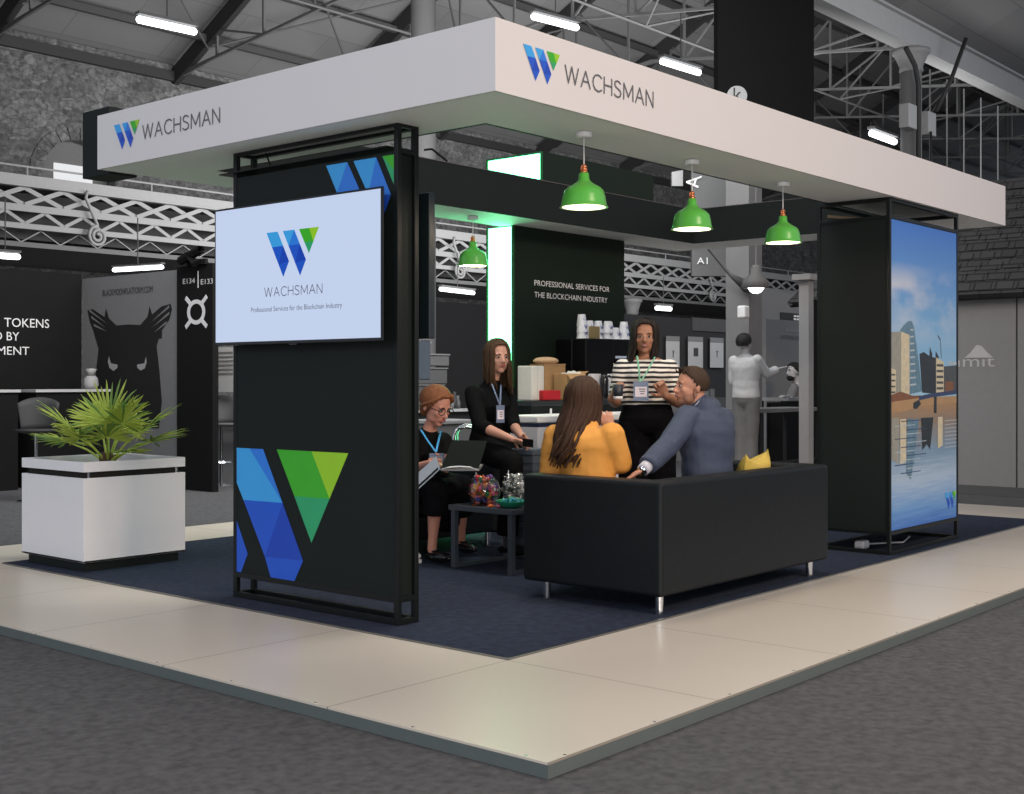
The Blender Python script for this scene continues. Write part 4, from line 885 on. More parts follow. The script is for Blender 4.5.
# --- woman in the mustard jacket, back view, on the sofa
T = 7.08
J = dict(hc=at(583.5,402,T+.09), hf=(FW*.90+RT*.38-V(0,0,.12)).normalized(), hu=V(0,0,1), chest=at(584,432,T-.0), pel=at(589,505,T-.02), shL=at(556,438,T+.08), shR=at(611,436,T-.08),
 elL=at(550,472,T+.05), wrL=at(570,474,T+.28), elR=at(621,463,T-.05), wrR=at(611,436,T+.18), hdR=(V(0,0,1)-RT*.25), hnR=FW, curlR=.5, curlL=.4,
 knL=at(578,502,T+.45), knR=at(606,502,T+.40), anL=at(580,545,T+.50), anR=at(606,546,T+.46), ftL=FW+RT*.3, ftR=FW+RT*.3)
h = Human('woman in a mustard yellow jacket with long wavy brown hair, seated with back to viewer', J, 'f', 1.10, 1.08, SK_warm)
h.garment('mustard_jacket', M_yj, lambda m: (h.torso(m,-.05,1.04,.022), m.limb([(h.J['chest']-h.sp*.02,.105),(lv(h.J['chest'],h.J['hc'],.42),.072)]), h.sleeve(m,'L',.020,1.9), h.sleeve(m,'R',.020,1.85)), noise_=.006)
h.garment('trousers', M_blk2, lambda m: (h.torso(m,-.16,.1,.012), h.legs(m,.012,1.9)))
m = MB(); h.hair_cap(m, .014, .60, -.08); h.long_hair(m, .40, 160, 2.2, .155, .034, .014, -.02, 6); m.build('hair', HR_brown2, h.t, smooth=True)

# --- man in the navy suit, turned to the left on the sofa
T = 7.38
J = dict(hc=at(691,387,T), hf=(-RT*.90-FW*.26+V(0,0,.03)).normalized(), hu=V(0,0,1), chest=at(706,415,T+.0), pel=at(708,500,T-.05), shL=at(688,417,T-.10), shR=at(723,419,T+.10),
 elL=at(669,445,T-.28), wrL=at(644,469,T-.50), hdL=(-RT-V(0,0,.55)), hnL=V(0,0,-1)-RT*.2, curlL=.35,
 elR=at(725,456,T+.16), wrR=at(705,462,T+.34), curlR=.5, knL=at(688,500,T+.38), knR=at(712,502,T+.46), anL=at(686,545,T+.45), anR=at(710,545,T+.52), ftL=FW-RT*.3, ftR=FW-RT*.3, smile=1)
h = Human('smiling man in a navy suit seated on the sofa, arm stretched out to the left', J, 'm', 1.0, .98, SK_warm)
h.garment('suit_jacket', M_suit, lambda m: (h.torso(m,-.05,1.05,.020), m.limb([(h.J['chest']-h.sp*.03,.118),(h.J['chest']+h.sp*.02,.098),(lv(h.J['chest'],h.J['hc'],.36),.066)]), h.sleeve(m,'L',.018,1.88,(.058,.052,.046,.044,.032)), h.sleeve(m,'R',.018,1.9)), noise_=.006)
h.garment('trousers', M_suit, lambda m: (h.torso(m,-.16,.1,.012), h.legs(m,.014,1.9)))
q0, q1 = h.J['chest']+h.sp*.035, h.J['hc']-h.hu*.055
m = MB(); m.tube([lv(q0,q1,.2),lv(q0,q1,.62)], [.066,.059], 20); m.build('shirt_collar', M_shirt, h.t, smooth=True)
w = h.J['wrL']; d = (w-h.J['elL']).normalized(); m = MB(); m.tube([w-d*.035,w+d*.012], [.036,.035], 18); m.build('shirt_cuff', M_shirt, h.t, smooth=True)
m = MB(); m.tube([w+d*.012,w+d*.030], [.028,.027], 16); m.build('watch', M_chrome, h.t, smooth=True)
m = MB(); e = h.J['elL']; 
for k in range(4): p = lv(e,w,.62+.07*k); q = (-FW-RT*.0).normalized(); q = (q-d*q.dot(d)).normalized(); m.sph(p+q*.052+V(0,0,-.006), .006, 8, 6)
m.build('cuff_buttons', M_gloss, h.t)
m = MB(); h.hair_cap(m, .011, .72, -.035, .004); 
rn = random.Random(3)
for k in range(70):
    a = rn.uniform(-.9,.9); f_ = rn.uniform(-.03,.075); p = h.hp(a*.055, f_, .118-.35*a*a*.08-max(0,f_)*.15); m.tube([p-h.hu*.01, p+h.hu*.008+h.hfw*rn.uniform(.0,.018)+h.hr*rn.uniform(-.008,.008)], [.006,.002], 5)
m.build('hair', HR_short, h.t, smooth=True)
m = MB(); P = h.hp; k = h.hs; 
for q in (-1,1): m.ell(P(q*.046,.030,-.062), h.hr*.016*k, h.hfw*.040*k, h.hu*.034*k, 12, 8); m.ell(P(q*.066,.000,-.035), h.hr*.008*k, h.hfw*.012*k, h.hu*.035*k, 10, 8)
m.ell(P(0,.058,-.090), h.hr*.027*k, h.hfw*.026*k, h.hu*.019*k, 12, 8); o = m.build('stubble', mat('stubble',(.26,.13,.085),.8), h.t, smooth=True)

# --- man in the white shirt, walking in the hall behind
T = 14.0
GS = mat('light_grey_shirt', srgb(168,168,168), .8, bump=.5, bscale=14); GT = mat('mid_grey_trousers', srgb(92,92,92), .85, bump=.4, bscale=12)
M_glip = mat('grey_lip', (.12,.12,.12), .5)
J = dict(lipm=M_glip, hc=at(744.5,343.5,T), hf=(FW*.6+RT*.75).normalized(), chest=at(746,358.5,T), pel=at(746,399,T), shL=at(734,361,T+.10), shR=at(757,360,T-.10),
 elL=at(733,381,T+.1), wrL=at(741,389,T+.3), elR=at(767,374,T-.05), wrR=at(778,369,T+.05), curlR=.3, curlL=.5, hdR=RT+V(0,0,.3),
 knL=at(742,440,T+.03), knR=at(752,440,T-.02), anL=at(741,483,T), anR=at(750,484,T-.05), ftL=FW+RT*.6, ftR=FW+RT*.6)
h = Human('dark-haired man in white shirt and grey trousers standing in the hall, seen from behind', J, 'm', .89, .92, SK_g1, .009, floor=GZ)
h.garment('white_shirt', GS, lambda m: (h.torso(m,.02,1.02,.022), h.sleeve(m,'L',.016,1.85), h.sleeve(m,'R',.016,1.85)), .010, noise_=.004)
h.garment('trousers', GT, lambda m: (h.torso(m,-.16,.12,.014), h.legs(m,.016,1.97,.01)), .012)
m = MB(); h.hair_cap(m, .014, .60, -.05, .004); m.build('hair', HR_g, h.t, smooth=True)
for S in 'LR':
    m = MB(); a = h.J['an'+S]; f = h.J['ft'+S].normalized(); m.ell(a+f*.06-V(0,0,.045), f*.14, f.cross(V(0,0,1))*.048, V(0,0,.04), 14, 8); m.build('shoe', M_blk, h.t, smooth=True)
# --- seated bearded man far away
T = 17.1
J = dict(lipm=M_glip, hc=at(793.5,371.5,T), hf=(-RT*.9-FW*.35).normalized(), chest=at(798,386,T+.05), pel=at(799,420,T+.1), shL=at(794,388,T-.12), shR=at(803,388,T+.2),
 elL=at(788,402,T-.25), wrL=at(784,397,T-.5), elR=at(800,403,T), wrR=at(790,397,T-.2), curlR=.5, curlL=.5,
 knL=at(777,424,T-.2), knR=at(780,422,T+.1), anL=at(777,462,T-.2), anR=at(780,461,T+.1), ftL=-RT, ftR=-RT, hlat=FW)
h = Human('far bearded man in grey sitting at the pale-topped table, facing left', J, 'm', .98, 1.0, SK_g2, .011, floor=GZ)
h.garment('grey_jumper', mat('grey_knit', srgb(105,105,105), .9), lambda m: (h.torso(m,-.05,1.02,.02), h.sleeve(m,'L',.016,1.9), h.sleeve(m,'R',.016,1.9)), .014)
h.garment('trousers', M_blk2, lambda m: (h.torso(m,-.16,.1,.012), h.legs(m,.014,1.95)), .014)
m = MB(); h.hair_cap(m, .014, .58, -.03, .004); m.build('hair', HR_g, h.t, smooth=True)
m = MB(); P = h.hp; k = h.hs; m.ell(P(0,.045,-.085), h.hr*.055*k, h.hfw*.055*k, h.hu*.045*k, 14, 10); m.build('beard', HR_g, h.t, smooth=True)
p = at(803,440,17.5); t = thing('office_chair', 'dark chair under the far bearded man', 'chair', (p.x,p.y,GZ)); m = MB(); c = V(p.x,p.y,0); m.box(c.x-.22,c.x+.22,c.y-.22,c.y+.22,.36,.42); m.build('seat', M_blk, t, bevel=.02)
m = MB(); m.tube([c+V(0,0,GZ+.03),c+V(0,0,.37)], .03, 8); 
for k in range(5): a = k*2*PI/5; m.tube([c+V(0,0,GZ+.06),c+V(.26*math.cos(a),.26*math.sin(a),GZ+.02)], .018, 6)
m.build('base', M_frame, t)
# ================================================================ THE HALL
def G_(v): return mat('hall_grey_%d' % v, srgb(v,v,v), .7, var=.08)
GM = {}
def g(v):
    if v not in GM: GM[v] = G_(v)
    return GM[v]
m = MB(); m.box(-9,75,-16,30,GZ-.05,GZ); struct(m, 'floor', M_hall)
# far stone wall
st, nt, b = nodes('rubble_stone')
tc = nt.nodes.new('ShaderNodeTexCoord'); mp = nt.nodes.new('ShaderNodeMapping'); mp.inputs['Scale'].default_value = (1.3,1,2.6); nt.links.new(tc.outputs['Object'], mp.inputs[0])
nz = nt.nodes.new('ShaderNodeTexNoise'); nz.inputs['Scale'].default_value = 1.2; nz.inputs['Detail'].default_value = 3; nt.links.new(mp.outputs[0], nz.inputs[0])
ad = nt.nodes.new('ShaderNodeMix'); ad.data_type = 'RGBA'; ad.blend_type = 'ADD'; ad.inputs['Factor'].default_value = .9; nt.links.new(mp.outputs[0], ad.inputs['A']); nt.links.new(nz.outputs['Color'], ad.inputs['B'])
vo = nt.nodes.new('ShaderNodeTexVoronoi'); vo.feature = 'DISTANCE_TO_EDGE'; nt.links.new(ad.outputs['Result'], vo.inputs[0]); vo.inputs['Scale'].default_value = 1.9
v2 = nt.nodes.new('ShaderNodeTexVoronoi'); nt.links.new(ad.outputs['Result'], v2.inputs[0]); v2.inputs['Scale'].default_value = 1.9
cr = nt.nodes.new('ShaderNodeValToRGB'); cr.color_ramp.elements[0].position = .0; cr.color_ramp.elements[0].color = (.05,.05,.05,1); cr.color_ramp.elements[1].position = .07; cr.color_ramp.elements[1].color = (1,1,1,1); nt.links.new(vo.outputs['Distance'], cr.inputs[0])
bw_ = nt.nodes.new('ShaderNodeRGBToBW'); nt.links.new(v2.outputs['Color'], bw_.inputs[0])
c2 = nt.nodes.new('ShaderNodeValToRGB'); c2.color_ramp.elements[0].color = (.085,.085,.085,1); c2.color_ramp.elements[1].color = (.21,.21,.21,1); nt.links.new(bw_.outputs[0], c2.inputs[0])
n3 = nt.nodes.new('ShaderNodeTexNoise'); n3.inputs['Scale'].default_value = 9; n3.inputs['Detail'].default_value = 8; nt.links.new(tc.outputs['Object'], n3.inputs[0])
c4 = nt.nodes.new('ShaderNodeValToRGB'); c4.color_ramp.elements[0].position = .3; c4.color_ramp.elements[0].color = (.45,.45,.45,1); c4.color_ramp.elements[1].position = .7; c4.color_ramp.elements[1].color = (1.1,1.1,1.1,1); nt.links.new(n3.outputs['Fac'], c4.inputs[0])
def mul(a, c):
    x = nt.nodes.new('ShaderNodeMix'); x.data_type = 'RGBA'; x.blend_type = 'MULTIPLY'; x.inputs['Factor'].default_value = 1; nt.links.new(a, x.inputs['A']); nt.links.new(c, x.inputs['B']); return x.outputs['Result']
x = nt.nodes.new('ShaderNodeMix'); x.data_type = 'RGBA'; x.inputs['A'].default_value = (.085,.085,.085,1); nt.links.new(cr.outputs[0], x.inputs['Factor']); nt.links.new(c2.outputs[0], x.inputs['B'])
nt.links.new(mul(x.outputs['Result'], c4.outputs[0]), b.inputs['Base Color']); b.inputs['Roughness'].default_value = .95
bp = nt.nodes.new('ShaderNodeBump'); bp.inputs['Strength'].default_value = .7; bp.inputs['Distance'].default_value = .08; nt.links.new(n3.outputs['Fac'], bp.inputs['Height']); nt.links.new(bp.outputs['Normal'], b.inputs['Normal'])
WY = 28.7
ax0, ax1, az1 = 15.95, 17.95, 7.2        # arched recess
m = MB(); m.box(-2,ax0,WY,WY+.6,GZ,9.6); m.box(ax1,75,WY,WY+.6,GZ,9.6); m.box(ax0,ax1,WY,WY+.6,GZ,5.2)
# wall above the arch
ac = (ax0+ax1)/2; ar = (ax1-ax0)/2; pts = [V(ax0,WY,9.6),V(ax0,WY,az1-ar*.9)]
for k in range(13):
    a = PI-PI*k/12; pts.append(V(ac+ar*math.cos(a),WY,az1-ar*.9+ar*.9*math.sin(a)))
pts += [V(ax1,WY,9.6)]; m.prism(pts, V(0,.6,0)); struct(m, 'wall_back', st)
m = MB()
for k in range(13):
    a = PI-PI*k/12; b_ = PI-PI*(k+.85)/12
    if k < 12:
        P1 = lambda r, t: V(ac+r*math.cos(t),WY-.03,az1-ar*.9+r*.9*math.sin(t))
        m.prism([P1(ar,a),P1(ar+.35,a),P1(ar+.35,b_),P1(ar,b_)], V(0,.05,0))
struct(m, 'trim_1', st)
m = MB(); m.box(ax0,ax1,WY+.40,WY+.55,5.0,7.4); struct(m, 'window_1', g(98))
m = MB(); m.box(16.45,17.5,WY+.34,WY+.39,5.9,6.62); wl = m.build('lit_window', emat('window_light',(.85,.86,.88),.9)); tag(wl, 'small bright lit window in the arched recess of the stone wall', 'window')
# roof of the bay: two slopes, seen from below
rf, nt, b = nodes('roof_boards')
tc = nt.nodes.new('ShaderNodeTexCoord'); br = nt.nodes.new('ShaderNodeTexBrick'); nt.links.new(tc.outputs['Object'], br.inputs[0])
br.inputs['Scale'].default_value = .5; br.inputs['Color1'].default_value = (.13,.13,.13,1); br.inputs['Color2'].default_value = (.16,.16,.16,1); br.inputs['Mortar'].default_value = (.10,.10,.10,1); br.inputs['Mortar Size'].default_value = .006; br.inputs['Brick Width'].default_value = 1.4; br.inputs['Row Height'].default_value = .5
nt.links.new(br.outputs['Color'], b.inputs['Base Color']); b.inputs['Roughness'].default_value = .9
RZ, RY, EVZ = 14.0, 20.3, 9.5
BY = 12.0
def slab(y0, z0, y1, z1, x0=-3, x1=75, t=.15):
    mb = MB(); mb.add([V(x0,y0,z0),V(x1,y0,z0),V(x1,y1,z1),V(x0,y1,z1),V(x0,y0,z0+t),V(x1,y0,z0+t),V(x1,y1,z1+t),V(x0,y1,z1+t)], [(0,1,2,3),(7,6,5,4),(0,4,5,1),(1,5,6,2),(2,6,7,3),(3,7,4,0)]); return mb
m = slab(WY+.6,EVZ-.1,RY,RZ); m2 = slab(RY,RZ,BY,EVZ+.2); m.add(m2.v, m2.f); m3 = slab(BY,EVZ+.2,4,RZ,12,75); m.add(m3.v, m3.f)
struct(m, 'ceiling', rf)
m = MB(); m.box(-3,75,BY-.12,BY+.12,8.95,9.55); m.box(-3,75,BY-.22,BY+.22,8.9,8.96); m.box(-3,75,BY-.22,BY+.22,9.5,9.56); struct(m, 'trim_2', g(150))
# eaves beam along the wall
m = MB(); m.box(-3,75,WY-.15,WY,9.15,9.4); struct(m, 'trim_3', g(40))
# roof trusses across the bay
M_trd = g(40); M_trl = g(88)
pb_ = lambda y: RZ-(y-RY)*(RZ-EVZ)/(WY-RY) if y > RY else RZ-(RY-y)*(RZ-EVZ)/(RY-BY)
first_t = None
for i in range(9):
    x = 14.6+5.1*i
    if i == 0:
        t = thing('roof_truss', 'iron roof truss crossing the hall above the stand', 'roof truss', (x,RY,9.3), 'roof trusses of the hall')
        for mb_ in ((V(x,WY,EVZ-.25),V(x,RY,RZ-.2)),(V(x,BY,EVZ-.05),V(x,RY,RZ-.2))): m = MB(); m.bar(*mb_,.16,.42); m.build('principal_rafter', M_trd, t)
        for a, b_ in (((WY,9.3),(RY,10.3)),((RY,10.3),(BY,9.3))): m = MB(); m.bar(V(x,*a),V(x,*b_),.07); m.build('tie_rod', M_trl, t)
        ys = [WY-1.9*k for k in range(1,9)]
        zc = lambda y: 9.3+(10.3-9.3)*(1-abs(y-RY)/(WY-RY))
        for k, y in enumerate(ys):
            m = MB(); m.bar(V(x,y,zc(y)),V(x,y,pb_(y)-.3),.06); m.build('strut', M_trl, t)
            y2 = y+1.9*(1 if y > RY else -1); y2 = max(min(y2,WY),BY)
            m = MB(); m.bar(V(x,y,zc(y)),V(x,y2,pb_(y2)-.3),.05); m.build('strut', M_trl, t)
        first_t = t
    else:
        t = copy_tree(first_t); t.location.x = x
# purlins and bracing
m = MB()
for y in (27.2,25.4,23.5,21.8,18.3,16.2,14.2): m.box(-3,75,y-.06,y+.06,pb_(y)-.34,pb_(y)-.16)
tag(m.build('purlins', g(60)), 'rows of long timber purlins under the hall roof', 'purlins', kind='structure')
m = MB()
for i in range(9):
    x = 14.6+5.1*i
    m.tube([V(x,27.2,pb_(27.2)-.5),V(x+5.1,23.5,pb_(23.5)-.5)],.03,6); m.tube([V(x+5.1,27.2,pb_(27.2)-.5),V(x,23.5,pb_(23.5)-.5)],.03,6)
    m.tube([V(x,17,9.6),V(x+5.1,17,9.6)],.035,6); m.tube([V(x,22.5,9.9),V(x+5.1,22.5,9.9)],.035,6); m.tube([V(x,17,9.6),V(x+2.5,14.2,pb_(14.2)-.3)],.03,6); m.tube([V(x+5.1,17,9.6),V(x+2.5,14.2,pb_(14.2)-.3)],.03,6)
tag(m.build('wind_bracing', g(80)), 'thin metal bracing rods crossing under the hall roof', 'bracing', kind='structure')
# iron columns of the valley beam
def column(label, x, y, r, z1, v, extra=False, grp='iron columns of the hall'):
    t = thing('iron_column', label, 'column', (x,y,GZ), grp)
    m = MB(); m.lathe(V(x,y,0), [(r*1.5,GZ+.001),(r*1.5,GZ+.3),(r*1.1,GZ+.4),(r,GZ+.6),(r,z1-.5)], 24); m.build('shaft', g(v), t, smooth=True)
    m = MB(); m.lathe(V(x,y,0), [(r,z1-.52),(r*1.15,z1-.5),(r*1.1,z1-.4),(r*1.6,z1-.12),(r*1.8,z1-.1),(r*1.8,z1-.002)], 24); m.build('capital', g(v), t, smooth=True)
    return t
column('pale round iron column rising behind the canopy above the display wall', 12.2, 12.0, .17, 8.9, 84)
c = column('tall grey iron column under the pale beam, right of the black banner', 28.4, 12.0, .24, 8.9, 120)
for dz, dx in ((0,-.5),(0,.35)):
    pass
for lb, dx in (('left','-.62'),('right','.50')):
    m = MB(); x = 28.4+float(dx); m.box(x-.2,x+.25,11.7,11.95,6.95,7.5); tag(m.build('junction_box', g(150), bevel=.02), 'pale junction box fixed on the %s side of the tall grey column' % lb, 'box')
m = MB(); m.tube([V(28.1,11.7,4),V(28.1,11.7,8.0),V(27.9,11.7,8.4),V(27.4,11.7,8.7)],.06,8); m.tube([V(28.7,11.65,4),V(28.7,11.65,7)],.03,6)
m.tube([V(28.9,11.6,7.5),V(29.3,11.4,8.3),V(29.7,11.2,9.3)],.05,8)
tag(m.build('cable_bundle', g(35), smooth=True), 'dark cables running up beside the tall grey column', 'cables')
# gallery with lattice girder
GY = 24.0; GXa, GXb = 9.5, 60
gal = thing('gallery', 'pale iron gallery with lattice girder running along the stone wall', 'gallery', (30,GY,3.9)); M_gal = g(142); M_gald = g(95)
m = MB(); m.box(GXa,GXb,GY+.05,WY-.1,5.10,5.2); m.build('deck', g(70), gal)
m = MB(); m.tube([V(GXa,GY,5.515),V(GXb,GY,5.515)],.022,8)
for k in range(18): x = GXa+.6+2.9*k; m.tube([V(x,GY,5.2),V(x,GY,5.53)],.02,6)
m.build('handrail', M_gal, gal)
m = MB(); m.box(GXa,GXb,GY-.1,GY+.04,5.13,5.33); m.box(GXa,GXb,GY-.16,GY+.04,5.09,5.13); m.build('top_chord', M_gal, gal)
m = MB(); m.box(GXa,GXb,GY-.06,GY+.04,4.60,4.74); m.build('middle_chord', M_gal, gal)
m = MB(); m.box(GXa,GXb,GY-.06,GY+.04,4.25,4.36); m.build('lower_chord', M_gal, gal)
m = MB(); m.box(GXa,GXb,GY+.10,GY+.3,3.90,4.0); m.box(GXa,GXb,GY+.3,WY-.1,3.92,3.97); m.build('bottom_chord', M_gald, gal)
m = MB(); n = 0; x = GXa
while x < 48:
    p = .86
    m.bar(V(x,GY-.02,4.74),V(x+p,GY-.02,5.09),.02,.09); m.bar(V(x+p,GY+.01,4.74),V(x,GY+.01,5.09),.02,.09)
    for h in (0,): m.bar(V(x,GY-.02,4.36),V(x+p*.5,GY-.02,4.60),.02,.07); m.bar(V(x+p,GY-.02,4.36),V(x+p*.5,GY-.02,4.60),.02,.07)
    m.bar(V(x,GY+.15,4.0),V(x+p*.5,GY+.15,4.25),.05,.02); m.bar(V(x+p,GY+.15,4.0),V(x+p*.5,GY+.15,4.25),.05,.02)
    x += p
m.build('lattice', M_gal, gal)
m = MB(); m.box(GXa,GXb,GY+.5,GY+.52,4.1,5.05); m.build('backing', g(34), gal)
def scroll(x, top, s):
    mb = MB(); pts = []
    for k in range(34):
        a = k/33*4.2*PI; r = s*(.36-.30*k/33); pts.append(V(x+r*math.cos(a+PI/2)+.12,GY-.2,top-.75*s*2+r*math.sin(a+PI/2)))
    mb.tube([V(x-.12,GY-.2,top),V(x-.16,GY-.2,top-.25*s),V(x-.02,GY-.2,top-.7*s),V(x+.10,GY-.2,top-1.1*s)]+pts, .035, 8)
    return mb
s0 = scroll(14.35,5.15,.62).build('scroll_bracket', M_gal, gal, smooth=True)
for x in (5.5,11.2,17.4,24.5): o = s0.copy(); C.objects.link(o); o.parent = gal; o.location.x += x
column('pale iron gallery column standing behind the striped-top woman', 34.5, GY+.2, .19, 3.9, 120)
column('iron gallery column hidden behind the dark neighbouring stand', 19.5, GY+.2, .22, 3.9, 140)
# light tubes
M_tube = emat('tube_light', (.95,.97,1), 5)
tl0 = None
def tube_light(label, a, b_, w, grp='strip lights of the hall'):
    a = Vector(a); b_ = Vector(b_); c = (a+b_)/2
    t = thing('strip_light', label, 'light', c, grp)
    d = (b_-a).normalized(); m = MB(); m.tube([a, a+d*.03, b_-d*.03, b_], [w*.2,w*.32,w*.32,w*.2], 12); m.build('diffuser', M_tube, t, smooth=True)
    m = MB(); u = V(0,0,w*.55); m.bar(a+u, b_+u, w*.8, w*.25); m.build('housing', g(90), t)
    m = MB(); m.tube([c+V(0,0,w*.6), c+V(0,0,w*.6+.9)], .012, 5); m.build('hanger', g(70), t)
def pos(u, v, z): 
    d = FPX*(z-EYE)/(HY-v); return at(u, v, d)
tube_light('bright strip light under the roof at the upper left of the stone wall', pos(137,19,7), pos(196,32,7), .19)
tube_light('bright strip light above the canopy corner, left of the other two there', pos(532,16,7), pos(578,28,7), .17)
tube_light('bright strip light between the canopy edge and the black banner', pos(661,61,7), pos(700,73,7), .18)
tube_light('small strip light next to the tall grey column on the right', pos(871,133,7), pos(895,142,7), .24)
tube_light('strip light under the gallery at the left edge of the picture', pos(-10,255,3.35), pos(20,257,3.35), .16)
tube_light('strip light under the gallery directly above the owl poster', pos(113,270,3.35), pos(163,267,3.35), .13)
tube_light('strip light under the gallery seen below the far green pendant', pos(440,289,3.5), pos(474,293,3.5), .16)
tube_light('small round-looking light under the gallery above the hanging white posters', pos(656,308,3.5), pos(671,309,3.5), .22)
# ---- left neighbouring stands
M_bk = mat('black_banner_cloth', srgb(20,20,20), .85, spec=.15, var=.1)
m = MB(); m.box(4.5,8.52,14.39,14.45,GZ,2.53); nb = m.build('black_booth_wall', M_bk); tag(nb, 'black exhibition wall with white words TOKENS and BY at the left edge', 'wall panel')
m = MB()
for txt, u0, u1, v0, v1 in (('TOKENS',4,49,318,327),):
    pass
def wtext(mb, txt, u0, v0, u1, hpx, y, align='L'):      # writing on the plane y = const
    def Yp(u, v): d = y/(.64947-(u-HX)/FPX*.76038); return at(u, v, d)
    a = Yp(u0, v0); b_ = Yp(u1, v0); h = abs((Yp(u0, v0-hpx)-a).z); a.y = y
    writing(mb, txt, V(a.x,y,a.z), V(1,0,0), UP, width=b_.x-a.x, height=h, thick=.004)
wtext(m, 'TOKENS', 4, 326.5, 49, 8.8, 14.385); wtext(m, 'D BY', -5.5, 340, 19, 8.5, 14.385); wtext(m, 'MENT', -3, 354.5, 29, 8.3, 14.385)
m.build('lettering', g(205), nb)
XP = 8.53
def Xp(u, v, x=XP): d = x/(.76049+(u-HX)/FPX*.64935); return at(u, v, d)
y178 = Xp(178,270).y; y82 = Xp(82,277).y; y214 = Xp(214,262).y
m = MB(); m.box(XP+.002,XP+.06,y178,y82,GZ,2.47); ow = m.build('owl_poster_wall', g(112)); tag(ow, 'grey poster wall with a large black owl head', 'poster')
m = MB()
def owl(ci, pts, k):
    m.cur = ci; m.add([V(XP-.001*k, y178+(1-a/360)*(y82-y178), 2.47-b_/115*.60) for a, b_ in pts], [tuple(range(len(pts)))])
# outline in the poster's own frame: a across 0..360, b down
S = 360/96
def PX(zx, zy):    # zoomed photo pixel to the poster's frame
    u = zx/3.779; v = 190+zy/3.779; p = Xp(u, v); return ((1-(p.y-y178)/(y82-y178))*360, (2.47-p.z)/.60*115)
body = [(330,455),(350,450),(395,480),(400,445),(412,485),(440,512),(485,508),(530,510),(558,478),(565,438),(575,470),(610,440),(645,430),(650,450),(640,490),(612,530),(612,560),(600,562),(592,590),(602,680),(612,800),(600,900),(350,900),(362,690),(372,600),(360,560),(352,530),(340,500)]
owl(0, [PX(*q) for q in body], 1)
for a, b_ in (((405,505),(338,455)),((400,520),(345,480)),((405,535),(355,510)),((570,500),(640,440)),((575,520),(640,465)),((580,540),(630,500))):
    p, q = PX(*a), PX(*b_); d = 3; owl(1, [p,(q[0],q[1]-d),(q[0],q[1]+d)], 3)
owl(2, [PX(*q) for q in ((412,628),(420,655),(445,660),(444,672),(430,684),(414,672),(408,648))], 3); owl(2, [PX(*q) for q in ((552,630),(546,655),(518,660),(520,672),(532,682),(548,674),(555,650))], 3)
m.cur = 0; m.build('owl_print', [mat('owl_black',srgb(12,12,12),.8), g(112), g(150)], ow)
m = MB(); a = PX(390,400); p0 = Xp(103,296); p1 = Xp(153,291.5); writing(m, 'BLACKMOONPLATFORM.COM', V(XP-.002,p0.y,p0.z), V(0,-1,0), UP, width=p0.y-p1.y, height=.075, thick=.003); m.build('lettering', g(45), ow)
m = MB(); m.box(XP-.02,XP+.06,y214,y178-.005,GZ,2.50); cb = m.build('stand_number_column', M_bk); tag(cb, 'black stand column with numbers E134 and E133 and a round white emblem', 'column')
m = MB(); a = Xp(183,284,XP-.021); b_ = Xp(195,283,XP-.021); writing(m, 'E134', a, V(0,-1,0), UP, width=a.y-b_.y, height=.058, thick=.003)
a = Xp(201,284.5,XP-.021); b_ = Xp(213,284,XP-.021); writing(m, 'E133', a, V(0,-1,0), UP, width=a.y-b_.y, height=.058, thick=.003)
a = Xp(198,271,XP-.022); m.box(XP-.023,XP-.021,a.y-.008,a.y+.008,a.z-.19,a.z)
c = Xp(196.2,312,XP-.022); R1, R0 = .15, .10; vs = []; 
m2 = MB(); n = 28
vs = [V(XP-.024,c.y+r*1.15*math.cos(2*PI*k/n),c.z+r*.95*math.sin(2*PI*k/n)) for r in (R1,R0) for k in range(n)]
m.add(vs, [(k,(k+1)%n,n+(k+1)%n,n+k) for k in range(n)])
for sy in (-1,1):
    for sz in (-1,1): m.bar(V(XP-.024,c.y+sy*.10,c.z+sz*.09),V(XP-.024,c.y+sy*.20,c.z+sz*.17),.004,.05)
m.build('lettering', g(205), cb)
m = MB(); m.box(XP-.06,XP-.02,y178-.25,y178-.6,2.5,2.56); m.tube([V(XP-.1,y214+.2,2.5),V(XP-.1,y214+.35,2.62),V(XP-.1,y214+.1,2.66),V(XP-.1,y214+.5,2.55)],.05,6)
tag(m.build('clamp_lamp', M_bk), 'black clamp lamp bundle on top of the stand number column', 'lamp')
